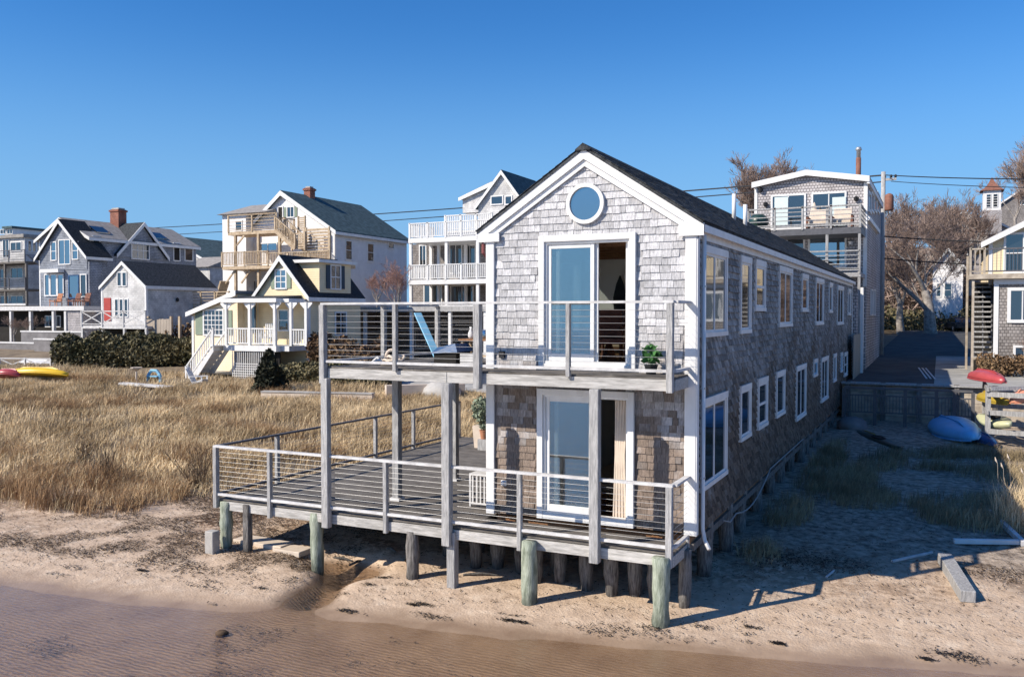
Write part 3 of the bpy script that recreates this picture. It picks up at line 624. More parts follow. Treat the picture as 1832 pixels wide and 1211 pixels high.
fascia(deck, [((XL+.25, YD-.0), (-3.05, YD-.0)), ((-3.04, YD), (-.35, YD)), ((-.34, YD), (2.43, YD)), ((2.44, YD), (XRR, YD))], -.165, -.34, FASC)
fascia(deck, [((XRR-.02, YD+.03), (XRR-.02, .1))], -.165, -.34, FASC)
fascia(deck, [((XL+.02, YD+.05), (XL+.02, 4.2)), ((XL+.02, 4.21), (XL+.02, 9.3))], -.165, -.34, FASC)
for a in ((XL, XRR, YD+.05, YD+.09, -.30, -.155), (XL+.3, -.05, 2.0, 2.1, -.32, -.155), (XL+.3, -.05, 5.0, 5.1, -.32, -.155), (XL+.3, -.05, 8.4, 8.5, -.32, -.155)): B().box(*a).obj('joist', PILE, deck)
def rail(parent, name, posts, path, zf, zt, ncab, pw=.075, ext=.25, topw=.10, pm=None, m_top=None, bot=True, ends=(0, 0)):
    """posts: list of (x,y,zbottom or None, ztop or None, width or None)"""
    r = B(); (p, q) = path; tz = zt
    ob = r.bar((p[0], p[1], tz-.02), (q[0], q[1], tz-.02), topw, .04).obj(name, m_top or RAILW, parent)
    if bot: B().bar((p[0], p[1], zf+.10), (q[0], q[1], zf+.10), .06, .045).obj('bottom_rail', m_top or RAILW, ob)
    for ps in posts:
        x, y = ps[0], ps[1]; zb = ps[2] if len(ps) > 2 and ps[2] is not None else zf-ext; w_ = ps[3] if len(ps) > 3 else pw
        B().box(x-w_/2, x+w_/2, y-w_/2-.012, y+w_/2+.0, zb, zt-.041).obj('post', pm or POSTW, ob, bevel=.004)
    for k in range(ncab):
        z = zf+.10+(zt-zf-.14)*(k+1)/(ncab+1)
        B().tube([(p[0], p[1]+.0, z), (q[0], q[1], z)], .0026, 5).obj('cable', STEEL, ob)
    return ob
ZT = .98
rail(deck, 'railing', [(XL+.03, YD-.05, -.30, .09), (-4.38, YD-.05), (-1.64, YD-.05), (1.09, YD-.05), (3.70, YD-.05, -.34, .10)], ((XL-.01, YD-.05), (XRR, YD-.05)), ZL, ZT, 9)
rail(deck, 'railing', [(XRR-.0, .0, None, .05)], ((XRR, YD-.0), (XRR, -.05)), ZL, ZT, 9)
rail(deck, 'railing', [(XL+.03, y, -.3, .08) for y in (.95, 4.75, 6.6, 9.2)], ((XL+.03, YD), (XL+.03, 9.25)), ZL, ZT, 9, m_top=DARKR, topw=.07)
# deck piles
def dp(px, Y, r, m, zt, sq=False, taper=0): pile(deck, FX(px, Y), Y, zt, r, m, square=sq, taper=taper)
dp(402, YD+.02, .125, PILEG, -.17); dp(564, YD+.06, .125, PILEG, -.18); dp(947, YD-.13, .135, PILEG, -.17); dp(1185, YD-.12, .135, PILEG, -.17)
dp(440, YD+.0, .07, PILE, -.17, True); dp(809, YD-.01, .08, POSTW, -.20, True); dp(737, YD+.06, .12, PILE, -.30, taper=.1)
for x, y in ((-5.0, 1.4), (-4.4, 1.9), (-3.2, 2.6), (-1.2, .6), (-.7, 1.0), (-5.6, 4.5), (-3, 5), (-1, 5), (-5.6, 8.6), (-2.6, 8.6)): pile(deck, x, y, -.3, .11, PILE)
# ------------------------------------------------------------------ upper deck
XU, YB = -3.03, 3.3
ud = thing('upper_deck', (-1, 0, -.2), 'upper balcony deck with cable railing, standing on tall grey posts in front of the gable', 'balcony')
plankset(ud, XU, XRR, YD, 0, ZU, 2.3); plankset(ud, XU, -.02, 0, YB, ZU, 3.0)
fascia(ud, [((XU+.06, YD), (-.36, YD)), ((-.35, YD), (.25, YD)), ((.26, YD), (3.66, YD))], ZU-.035, 2.44, FASC, .05)
fascia(ud, [((XRR-.02, YD+.03), (XRR-.02, -.02)), ((XU+.02, YD+.03), (XU+.02, YB)), ((XU, YB), (0, YB))], ZU-.035, 2.44, FASC, .05)
for a in ((XU+.05, XRR-.05, YD+.05, YD+.09, 2.46, ZU-.035), (XU+.05, -.05, .3, .36, 2.46, ZU-.035), (XU+.05, -.05, 1.6, 1.66, 2.46, ZU-.035), (XU+.05, -.05, 2.9, 2.96, 2.42, ZU-.035)): B().box(*a).obj('joist', POSTW, ud)
ZTU = 3.87
rail(ud, 'railing', [(XU-.02, YD-.05, 2.34, .11), (-1.42, YD-.05, 2.62), (.29, YD-.06, 2.36, .12), (1.98, YD-.05, 2.62, .07), (3.70, YD-.05, 2.42, .10)], ((XU-.05, YD-.05), (XRR, YD-.05)), ZU, ZTU, 9)
rail(ud, 'railing', [(XRR, .0, 2.5, .05)], ((XRR, YD), (XRR, -.05)), ZU, ZTU, 9)
rail(ud, 'railing', [(XU, y, 2.5, .09) for y in (1.1, YB)], ((XU, YD), (XU, YB)), ZU, ZTU, 9)
rail(ud, 'railing', [(-1.5, YB, 2.5, .09)], ((XU, YB), (-.03, YB)), ZU, ZTU, 9)
for (x, y, w_) in ((-2.96, YD-.11, .15), (-.31, YD-.11, .16), (2.47, YD-.11, .16)):
    B().box(x-w_/2, x+w_/2, y-w_/2+.02, y+w_/2, -.40 if x < -2 or x > 1 else -.44, 2.44).obj('support_post', POSTW, ud, bevel=.008)
for (x, y) in ((-2.38, .6), (-2.38, 2.95), (-.12, 2.95)):
    sp_ = B().box(x-.075, x+.075, y-.075, y+.075, ZL, 2.44).obj('support_post', POSTW, ud, bevel=.008)
    B().box(x-.11, x+.11, y-.11, y+.11, ZL, ZL+.06).obj('post_shoe', WHITE_OLD, sp_)
# ------------------------------------------------------------------ building kit for the houses round about
def gabled(par, x0, x1, y0, y1, z0, ze, zr, wall, roof, xm=None, over=.3, th=.14, trim=WHITE, ridge='y', corner=True):
    ax = 1 if ridge == 'y' else 0
    if ridge == 'y': a0, a1, b0, b1 = x0, x1, y0, y1
    else: a0, a1, b0, b1 = y0, y1, x0, x1
    am = (a0+a1)/2 if xm is None else xm
    B().prism([(a0, z0), (a1, z0), (a1, ze), (am, zr), (a0, ze)], ax, b0, b1).obj('wall', wall, par)
    for (a, s) in ((a0, -1), (a1, 1)):
        k = (zr-ze)/abs(a-am); ae = a+s*over; zee = ze-k*over
        B().prism([(am, zr+.02), (ae, zee+.02), (ae, zee+.02+th), (am, zr+.02+th*1.3)], ax, b0-over, b1+over).obj('roof', roof, par)
        for bb in ((b0-over-.04, b0-over-.005), (b1+over+.005, b1+over+.04)):
            if ridge == 'y' and bb[0] > b0: continue
            B().prism([(am, zr+th*1.3-.02), (ae, zee+th-.0), (ae, zee-.13), (am, zr-.17)], ax, *bb).obj('rake_board', trim, par)
    if ridge == 'y':
        B().box(x1+over+.002, x1+over+.04, y0-over, y1+over, ze-(zr-ze)/abs(x1-am)*over-.12, ze-(zr-ze)/abs(x1-am)*over+.12).obj('eave_board', trim, par)
    if corner:
        for (x, s) in ((x0, 1), (x1, -1)):
            B().box(x-.02*s, x+.14*s, y0-.03, y0-.002, z0, ze).obj('corner_board', trim, par)
        B().box(x1+.002, x1+.03, y0-.03, y0+.14, z0, ze).obj('corner_board', trim, par)
def window(par, face, pl, a0, a1, z0, z1, cols=1, rows=2, trim=WHITE, t=.09, shut=None, glass=None, name='window'):
    """face F looks to the water (plane y=pl), S to the right (plane x=pl), both proud of the wall"""
    s = -1 if face == 'F' else 1
    def bx(b, u0, u1, d0, d1, w0, w1):
        return b.box(u0, u1, pl+s*d0, pl+s*d1, w0, w1) if face == 'F' else b.box(pl+s*d0, pl+s*d1, u0, u1, w0, w1)
    b = B(); bx(b, a0-t, a0, 0, .06, z0-t, z1+t); bx(b, a1, a1+t, 0, .06, z0-t, z1+t); bx(b, a0, a1, 0, .062, z1, z1+t); bx(b, a0, a1, 0, .08, z0-t, z0)
    m = min(.05, (a1-a0)/cols*.14)
    for i in range(1, cols): u = a0+(a1-a0)*i/cols; bx(b, u-m/2, u+m/2, .01, .042, z0, z1)
    for j in range(1, rows): w_ = z0+(z1-z0)*j/rows; bx(b, a0, a1, .01, .046, w_-m/2, w_+m/2)
    o = b.obj(name, trim, par)
    g = B(); bx(g, a0, a1, .004, .02, z0, z1); g.obj('pane', glass or GLASSD, o)
    if shut:
        wd = (a1-a0)*.42
        for u0, u1 in ((a0-t-wd, a0-t-.01), (a1+t+.01, a1+t+wd)):
            q = B(); bx(q, u0, u1, .004, .05, z0-.03, z1+.03); q.obj('shutter', shut, par)
    return o
def winF(par, Y, l, r, t_, b_, **k):
    return window(par, 'F', Y, FX(l, Y), FX(r, Y), FZ((l+r)/2, b_, Y), FZ((l+r)/2, t_, Y), **k)
def winS(par, X, l, r, t_, b_, **k):
    return window(par, 'S', X, SY(l, X), SY(r, X), SZ((l+r)/2, b_, X), SZ((l+r)/2, t_, X), **k)
def balus(par, p, q, zf, h, m, n=None, post=2.0, style='v', pw=.1, rw=.05, posts=True, kind=None):
    """railing from p to q standing on floor zf: rail > post (each), baluster infill"""
    balus.n += 1; pw += .003*(balus.n % 7); h += .004*(balus.n % 5)      # neighbouring rails never share a plane
    P0, Q = Vector((p[0], p[1], 0)), Vector((q[0], q[1], 0)); L = (Q-P0).length; d = (Q-P0)/L
    zs = (p[2], q[2]) if len(p) > 2 else (zf, zf)
    def pt(t, z): v = P0+d*t; return (v.x, v.y, zs[0]+(zs[1]-zs[0])*t/L+z)
    o = B().bar(pt(0, h), pt(L, h), pw, .07).obj('railing', m, par)
    B().bar(pt(0, .12), pt(L, .12), .06, .06).obj('bottom_rail', m, o)
    k = max(1, round(L/post))
    for i in range(k+1):
        a = pt(L*i/k, 0)
        if posts: B().box(a[0]-pw/2, a[0]+pw/2, a[1]-pw/2, a[1]+pw/2, a[2]-.05, a[2]+h+.06).obj('post', m, o)
    if style == 'v':
        b = B(); k = max(2, int(L/.16))
        for i in range(1, k):
            a = pt(L*i/k, 0); b.box(a[0]-rw/2, a[0]+rw/2, a[1]-rw/2, a[1]+rw/2, a[2]+.12, a[2]+h)
        b.obj('baluster', m, o, kind='stuff')
    elif style == 'h':
        for i in range(1, 5): B().bar(pt(0, h*i/5), pt(L, h*i/5), .03, .04).obj('rail_bar', m, o)
    elif style == 'x':
        for i in range(k):
            B().bar(pt(L*i/k, .14), pt(L*(i+1)/k, h-.04), .045, .06).obj('brace', m, o); B().bar(pt(L*i/k, h-.04), pt(L*(i+1)/k, .14), .055, .06).obj('brace', m, o)
    return o
balus.n = 0
def chimney(par, x0, x1, y0, y1, z0, z1, m=None, cap=True):
    o = B().box(x0, x1, y0, y1, z0, z1).obj('chimney', m or BRICKM, par)
    if cap: B().box(x0-.08, x1+.08, y0-.08, y1+.08, z1-.22, z1-.06).obj('chimney_cap', m or BRICKM, o); B().box(x0+.1, x1-.1, y0+.1, y1-.1, z1, z1+.14).obj('flue', CONC, o)
# ---- pale yellow cottage with porch
Y0 = 26.0
cot = thing('cottage', (-25, Y0, -.5), 'pale yellow clapboard cottage with white columned porch, dark roof and shuttered attic window', 'house')
xa, xb = FX(459, Y0), FX(552, Y0); ze = FZ(552, 528, Y0); zr = FZ(504, 462, Y0); yb = SY(645, xb)
gabled(cot, xa, xb, Y0, yb, -.7, ze, zr, YELLOW, ROOF, over=.22)
winF(cot, Y0, 495, 512, 484, 515, cols=2, rows=3, shut=SHUT, glass=GLASSB)
dy0, dy1 = SY(572, xb), SY(628, xb); dz = SZ(600, 472, xb); xm = (xa+xb)/2
B().box(xm+.2, xb-.01, dy0, dy1, ze-.3, dz).obj('dormer_wall', YELLOW, cot); B().box(xm, xb+.25, dy0-.35, dy1+.3, dz+.002, dz+.18).obj('dormer_roof', WHITE, cot)
winS(cot, xb, 592, 608, 476, 516, cols=2, rows=2, shut=SHUTD)
winS(cot, xb, 600, 618, 560, 598, cols=2, rows=2)
# left wing with lean-to roof
Y1 = 25.2; wl, wr = FX(344, Y1), FX(425, Y1); zl = FZ(344, 562, Y1); zrr = FZ(425, 526, Y1)
B().prism([(wl, -.8), (wr, -.8), (wr, zrr), (wl, zl)], 1, Y1, 30).obj('wing_wall', YELLOW2, cot)
B().prism([(wl-.25, zl-.08), (wr+.1, zrr+.02), (wr+.1, zrr+.2), (wl-.25, zl+.1)], 1, Y1-.25, 30.2).obj('wing_roof', ROOFL, cot)
B().prism([(wl-.27, zl-.16), (wr+.12, zrr-.1), (wr+.12, zrr+.21), (wl-.27, zl+.11)], 1, Y1-.30, Y1-.255).obj('rake_board', WHITE, cot)
winF(cot, Y1, 366, 399, 556, 598, cols=5, rows=5, shut=SHUT, t=.1)
B().box(wl-.02, wl+.14, Y1-.04, Y1-.002, -.8, zl-.1).obj('corner_board', WHITE, cot)
# porch
YP = 24.0; pf = FZ(447, 618, YP); pt_ = FZ(447, 541, YP); pl_, pr_ = FX(403, YP), FX(493, YP); pr2 = FX(549, Y1)
B().box(pl_-.1, pr_+.1, YP-.1, Y0, pf-.32, pf).box(pr_+.1, xb, Y1-.9, Y0, pf-.3, pf-.01).obj('porch_floor', WHITE, cot)
B().box(pl_-.15, pr_+.2, YP-.2, Y0, pt_, pt_+.22).obj('porch_fascia', WHITE, cot)
B().prism([(YP-.2, pt_+.225), (Y0-.01, pt_+.42), (Y0-.01, pt_+.225)], 0, pl_-.15, pr_+.2).obj('porch_roof', ROOF, cot)
B().box(pr_+.2, xb, Y1-.9, Y0-.02, pt_-.0, pt_+.2).obj('porch_fascia', WHITE, cot)
for px, y in ((405, YP), (447, YP), (492, YP), (521, Y1-.8), (548, Y1-.8)):
    x = FX(px, y); z1_ = pt_; c = B().box(x-.08, x+.08, y-.08, y+.08, pf, z1_-.001).obj('porch_column', WHITE, cot)
    B().prism([(x-.42, z1_-.02), (x+.42, z1_-.02), (x+.42, z1_-.1), (x+.08, z1_-.42), (x-.08, z1_-.42), (x-.42, z1_-.1)], 1, y-.03, y+.03).obj('column_bracket', WHITE, c)
balus(cot, (FX(405, YP), YP), (FX(447, YP), YP), pf, .95, WHITE, post=9, posts=False); balus(cot, (FX(447, YP), YP), (FX(492, YP), YP), pf, .95, WHITE, post=9, posts=False)
balus(cot, (FX(521, Y1-.8), Y1-.8), (FX(548, Y1-.8), Y1-.8), pf, .9, WHITE, post=9, posts=False)
B().box(FX(446, Y0)-.3, FX(446, Y0)+.3, Y0-1.3, Y0-.0, pf, pt_).obj('porch_inner_wall', YELLOW, cot) if False else None
B().box(wr-.1, xa+.1, Y0-.3, Y0+2, -.7, ze-.2).obj('wall', YELLOW, cot)
winF(cot, Y0-.3, 449, 456, 548, 592, cols=1, rows=1, trim=SHUTD); winF(cot, Y0, 500, 516, 556, 590, cols=1, rows=2)
lat = B()
for i in range(40):
    x = FX(415, YP)+.14*i
    if x > FX(492, YP): break
    lat.box(x, x+.035, YP-.02, YP+.01, -.5, pf-.34)
for k in range(10): lat.box(FX(415, YP), FX(492, YP), YP-.03, YP-.021, -.45+k*.14, -.415+k*.14)
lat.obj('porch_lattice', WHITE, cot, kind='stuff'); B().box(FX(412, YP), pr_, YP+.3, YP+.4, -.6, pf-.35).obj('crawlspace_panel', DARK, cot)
sx0, sx1 = FX(352, YP-.1), pl_; sz0 = -.45; N = 9
st = thing('porch_staircase', (sx0, YP, sz0), 'white wooden stairs with baluster railing climbing to the yellow cottage porch', 'stairs')
for i in range(N):
    x = sx0+(sx1-sx0)*i/N; z = sz0+(pf-sz0)*(i+1)/N; B().box(x, x+(sx1-sx0)/N+.04, YP-.9, YP+.2, z-.06, z).obj('tread', WHITE, st); B().box(x, x+.02, YP-.9, YP+.2, z-(pf-sz0)/N, z-.061).obj('riser', WHITE, st)
for y in (YP-.93, YP+.23): B().prism([(sx0, sz0-.1), (sx0+.35, sz0-.1), (sx1, pf-.35), (sx1, pf-.02), (sx0, sz0+.16)], 1, y-.025, y+.025).obj('stringer', WHITE, st)
balus(st, (sx0, YP-.93, sz0+.1), (sx1-.05, YP-.93, pf), 0, .95, WHITE, post=4); balus(st, (sx0, YP+.23, sz0+.1), (sx1-.05, YP+.23, pf), 0, .95, WHITE, post=4)
# ---- big white building behind, with its lumber deck tower
Y0 = 45.0
big = thing('clapboard_building', (-43, Y0, .6), 'large white clapboard building with dark teal roof and tan lumber decks stepping up its front', 'building')
xa, xb = FX(440, Y0), FX(600, Y0); ze = FZ(600, 413, Y0); zr = FZ(508, 347, Y0); yb = SY(728, xb)
gabled(big, xa, xb, Y0, yb, -.2, ze, zr, CLAPW, ROOFT, xm=FX(508, Y0), over=.35, th=.2)
xl = FX(414, Y0); B().box(xl, xa+1, Y0-1.0, Y0+7, 0, FZ(430, 384, Y0)).obj('wing_wall', CLAPW, big)
B().prism([(Y0-1.4, FZ(430, 384, Y0)-.1), (Y0+3, FZ(450, 358, Y0)), (Y0+7.4, FZ(430, 384, Y0))], 0, xl-.3, xa+3.5).obj('wing_roof', ROOFL, big)
chimney(big, FX(545, Y0+3), FX(556, Y0+3), Y0+3, Y0+3.7, zr-2, FZ(552, 336, Y0+3), BRICKM)
for q in ((619, 629, 432, 464), (658, 668, 437, 467), (682, 690, 503, 516)): winS(big, xb, *q, cols=1, rows=2)
winS(big, xb, 695, 704, 436, 444, cols=1, rows=1)
winF(big, Y0, 500, 507, 371, 398, cols=1, rows=1, glass=DARK); winF(big, Y0, 516, 527, 371, 388, cols=2, rows=1, shut=SHUT)
winF(big, Y0-1, 424, 434, 396, 412, cols=1, rows=1); winF(big, Y0, 465, 496, 436, 448, cols=2, rows=1, glass=GLASSB); winF(big, Y0, 440, 456, 438, 450, cols=1, rows=1); winF(big, Y0, 436, 470, 503, 520, cols=3, rows=1)
X0k = SZ(700, 380, xb-3)
B().prism([(SY(640, xb-2), 0), (SY(640, xb-2)+1.2, 0), (SY(640, xb-2)+1.2, .08), (SY(640, xb-2), .08)], 0, xb-2, xb-1.3).obj('skylight', WHITE, big) if False else None
YD2 = Y0-3.2
def deckbox(par, l, r, pyf, Yf, Yb, m, th=.28, name='deck_floor'):
    z = FZ((l+r)/2, pyf, Yf); o = B().box(FX(l, Yf), FX(r, Yf), Yf, Yb, z-th, z).obj(name, m, par); return z
z3 = deckbox(big, 409, 497, 413, YD2, Y0-1, NEWW); balus(big, (FX(410, YD2), YD2), (FX(496, YD2), YD2), z3, FZ(450, 384, YD2)-z3, NEWW, style='h', post=2.4)
balus(big, (FX(496, YD2), YD2), (FX(496, YD2), Y0-1), z3, 1.0, NEWW, style='v')
z2 = deckbox(big, 398, 590, 474, YD2-.3, Y0-.1, NEWW); balus(big, (FX(398, YD2-.3), YD2-.3), (FX(480, YD2-.3), YD2-.3), z2, FZ(430, 452, YD2)-z2, NEWW, post=2.2); balus(big, (FX(480, YD2-.3), YD2-.3), (FX(590, YD2-.3), YD2-.3), z2, .95, NEWW, post=2.2)
for px in (421, 462, 500, 545, 589):
    B().box(FX(px, YD2)-.1, FX(px, YD2)+.1, YD2-.0, YD2+.2, .2 if px < 470 or px > 540 else z2, z3-.28 if px < 510 else z2+2.6).obj('deck_post', NEWW, big)
for px in (421, 500): B().bar((FX(px, YD2)+.05, YD2+.1, z3-1.2), (FX(px, YD2)+1.0, YD2+.1, z3-.3), .1, .12).obj('knee_brace', NEWW, big)
for px in (402, 430): B().bar((FX(px, YD2)+.05, YD2+.1, z2-1.4), (FX(px, YD2)+1.1, YD2+.1, z2-.3), .1, .12).obj('knee_brace', NEWW, big)
z1 = deckbox(big, 334, 425, 548, 36.5, 41.8, NEWW); balus(big, (FX(335, 36.5), 36.5), (FX(410, 36.5), 36.5), z1, 1.1, NEWW, style='h', post=1.5)
for px in (336, 352, 408): B().box(FX(px, 36.6)-.08, FX(px, 36.6)+.08, 36.6, 36.76, .0, z1-.28).obj('deck_post', NEWW, big)
B().bar((FX(398, YD2), YD2+.3, z2-1.2), (FX(385, YD2), YD2+.3, z1+.2), 1.0, .15).obj('stair_flight', NEWW, big)
# stair run and slatted screens to the top deck
pA = Vector((FX(497, YD2-.2), YD2-.2, z3)); pB = Vector((FX(532, YD2-.2), YD2-.2, FZ(532, 442, YD2-.2)))
for k in range(9):
    t = k/8; c = pA.lerp(pB, t); B().box(c.x-.15, c.x+.16, YD2-.2, YD2+.8, c.z-.06, c.z).obj('stair_tread', NEWW, big)
for dy in (-.25, .85): B().bar(pA+Vector((0, dy, -.15)), pB+Vector((0, dy, -.15)), .06, .3).obj('stair_stringer', NEWW, big); balus(big, (pA.x, pA.y+dy, pA.z), (pB.x, pB.y+dy, pB.z), 0, 1.0, NEWW, post=3)
def slats(par, l, r, t_, b_, Y, m=NEWW, n=7, vert=False):
    x0, x1 = FX(l, Y), FX(r, Y); za, zb = FZ((l+r)/2, b_, Y), FZ((l+r)/2, t_, Y); o = B().box(x0-.06, x0+.06, Y, Y+.12, za-.1, zb+.08).obj('screen_post', m, par); B().box(x1-.06, x1+.06, Y, Y+.12, za-.1, zb+.08).obj('screen_post', m, par)
    for i in range(n):
        z = za+(zb-za)*(i+.5)/n; B().box(x0+.061, x1-.061, Y+.03, Y+.07, z-(zb-za)/n*.36, z+(zb-za)/n*.36).obj('slat', m, par)
slats(big, 522, 545, 416, 446, YD2-.35); slats(big, 534, 546, 388, 414, YD2+1.5); slats(big, 548, 589, 408, 452, YD2+.4, n=8)
slats(big, 526, 588, 452, 470, YD2-.25, n=4)
# ---- white three-storey deck building
Y0 = 45.0
wd = thing('deck_building', (-27, Y0, .6), 'white building with three storeys of balustraded decks, partly hidden by the shingled gable', 'building')
YB2 = Y0+3.6
xw0, xw1 = FX(740, YB2), FX(960, YB2)
B().box(xw0-.3, xw1, YB2, YB2+8, -.2, FZ(855, 425, Y0)).obj('wall', SHFAR, wd)
B().box(FX(830, Y0), xw1, YB2-1, YB2+7.5, FZ(855, 425, Y0)+.01, FZ(855, 372, Y0)).obj('upper_wall', SHWHITE, wd)
zs = [FZ(797, 500, Y0), FZ(797, 424, Y0)]
for z in zs: B().box(FX(731, Y0), FX(880, Y0), Y0, YB2-.01, z-.36, z).obj('deck_floor', WHITE, wd)
for px in (733, 797, 853, 878):
    for (yy) in (Y0+.1, YB2-.4): B().box(FX(px, Y0)-.12, FX(px, Y0)+.12, yy, yy+.2, .0, zs[1]-.36).obj('deck_post', WHITE, wd)
B().box(FX(700+30, Y0)+1.5, FX(700+30, Y0)+1.7, Y0+2, Y0+2.2, 0, zs[1]-.36).obj('deck_post', WHITE, wd)
for z in zs:
    for a, b_ in ((733, 797), (797, 853), (853, 878)): balus(wd, (FX(a, Y0), Y0+.05), (FX(b_, Y0), Y0+.05), z, 1.15, WHITE, post=1.7, rw=.07, pw=.13)
    balus(wd, (FX(733, Y0), Y0+.1), (FX(733, Y0), YB2), z, 1.15, WHITE, post=1.7)
balus(wd, (FX(797, Y0+1), Y0+1.0), (FX(880, Y0+1), Y0+1.0), zs[1]+.55, 1.2, WHITE, post=1.6, rw=.07, pw=.14)
B().box(FX(797, Y0+1), FX(885, Y0+1), Y0+.95, YB2, zs[1]+.01, zs[1]+.56).obj('roof_deck', WHITE, wd)
for (l, r, t_, b_) in ((752, 762, 440, 485), (806, 826, 438, 488), (832, 850, 440, 488), (760, 790, 510, 560), (808, 846, 512, 560)): winF(wd, YB2, l, r, t_, b_, cols=2, rows=1)
gx0, gx1 = FX(852, Y0+3), FX(942, Y0+3)
def steep(par, l, apx, r, te, ta, Y, depth, wall, roof, over=.25):
    x0, x1, xm_ = FX(l, Y), FX(r, Y), FX(apx, Y); gabled(par, x0, x1, Y, Y+depth, FZ(apx, te, Y)-1.2, FZ(apx, te, Y), FZ(apx, ta, Y), wall, roof, xm=xm_, over=over, corner=False); return x0, x1
steep(wd, 856, 899, 938, 366, 309, Y0+2.5, 6, SHWHITE, ROOFT)
steep(wd, 828, 882, 930, 352, 330, Y0+4.5, 5, SHWHITE, ROOFL)
winF(wd, Y0+2.5, 880, 899, 352, 365, cols=1, rows=1); winF(wd, Y0+2.5, 905, 915, 352, 365, cols=1, rows=1)
# ---- blue-grey shingled house
Y0 = 38.0
blu = thing('blue_grey_house', (-62, Y0, .2), 'blue-grey shingled house with steep white-trimmed gable, tall windows and red brick chimney', 'house')
xa, xb = FX(72, Y0), FX(163, Y0); ze = FZ(163, 425, Y0); zr = FZ(113, 393, Y0); yb = SY(352, xb)
gabled(blu, xa, xb, Y0, yb, 0, ze, zr, SHBLUE, ROOFL, xm=FX(113, Y0), over=.3)
Yp = Y0-1.3; steep(blu, 72, 112, 157, 458, 396, Yp, 2.0, SHBLUE, ROOF, over=.3)
B().box(FX(78, Yp), FX(160, Yp), Yp+.05, Y0, .2, FZ(112, 470, Yp)).obj('bay_wall', SHBLUE, blu)
winF(blu, Yp, 94, 102, 434, 465, cols=1, rows=2, glass=GLASSB); winF(blu, Yp, 108, 127, 430, 472, cols=2, rows=1, glass=GLASSB, name='patio_door'); winF(blu, Yp, 132, 141, 434, 463, cols=1, rows=2, glass=GLASSB)
B().box(FX(84, Yp), FX(116, Yp), Yp-.6, Yp, FZ(100, 488, Yp), FZ(100, 482, Yp)).obj('bay_roof', WHITE, blu)
for l, r in ((82, 89), (92, 102), (105, 114)): winF(blu, Yp-.02 if l < 0 else Yp, l, r, 492, 528, cols=1, rows=1, glass=GLASSB)
winF(blu, Yp, 125, 141, 494, 532, cols=1, rows=1, trim=TARP, glass=GLASSB, name='entrance_door'); winF(blu, Yp, 146, 155, 492, 530, cols=1, rows=1)
winS(blu, xb, 168, 179, 424, 472, cols=1, rows=2); winS(blu, xb, 168, 179, 492, 536, cols=1, rows=1)
def sidegable(par, X, l, apx, r, te, ta, depth, wall, roof):
    y0, y1, ym_ = SY(l, X), SY(r, X), SY(apx, X); z_e = SZ((l+r)/2, te, X); z_r = SZ(apx, ta, X)
    B().prism([(y0+.3, z_e), (y1-.3, z_e), (ym_, z_r)], 0, X-.1, X+.05).obj('dormer_wall', wall, par)
    for a, s in ((y0, -1), (y1, 1)):
        B().prism([(ym_, z_r+.02), (a, z_e), (a, z_e+.2), (ym_, z_r+.25)], 0, X-depth, X+.3).obj('dormer_roof', roof, par)
        B().prism([(ym_, z_r-.12), (a, z_e-.14), (a, z_e+.2), (ym_, z_r+.25)], 0, X+.301, X+.36).obj('rake_board', WHITE, par)
B().box(xb-2.5, xb+.02, SY(208, xb), SY(296, xb), SZ(255, 500, xb), SZ(255, 465, xb)).obj('dormer_wall', SHBLUE, blu)
sidegable(blu, xb+.05, 206, 256, 300, 462, 403, 4, SHBLUE, ROOF)
winS(blu, xb+.1, 237, 267, 434, 463, cols=3, rows=2); winS(blu, xb, 332, 345, 444, 466, cols=1, rows=1); winS(blu, xb, 312, 322, 436, 466, cols=1, rows=1, glass=DARK)
chimney(blu, FX(199, Y0+5), FX(214, Y0+5), Y0+5, Y0+5.9, ze, FZ(212, 374, Y0+5))
for yy in (SY(185, xb), SY(290, xb)):
    kx = xb-1.2; kz = ze+(zr-ze)*1.2/(xb-FX(113, Y0))+.22; B().prism([(kx-.5, kz+.32), (kx+.5, kz-.26), (kx+.5, kz-.16), (kx-.5, kz+.42)], 1, yy, yy+1.4).obj('skylight', GLASSD, blu)
terr = thing('house_terrace', (-58, 36, 0), 'raised grey terrace with white coping in front of the blue-grey house', 'terrace')
tz = FZ(100, 548, 35.6); B().box(FX(-60, 35), FX(150, 35), 35, 36.6, tz-.35, tz).obj('slab', WHITE_OLD, terr); B().box(FX(120, 35.2), FX(146, 35.2), 35.2, 36.6, .0, tz-.36).obj('side_panel', SHGREY, terr)
for px in (20, 55, 96, 118): B().box(FX(px, 35.2)-.12, FX(px, 35.2)+.12, 35.1, 35.34, 0, tz-.36).obj('column', WHITE_OLD, terr)
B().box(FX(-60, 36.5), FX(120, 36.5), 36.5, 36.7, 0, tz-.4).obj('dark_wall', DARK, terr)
for l, r in ((82, 94), (96, 108)): winF(terr, 36.5, l, r, 566, 584, cols=2, rows=1, t=.07)
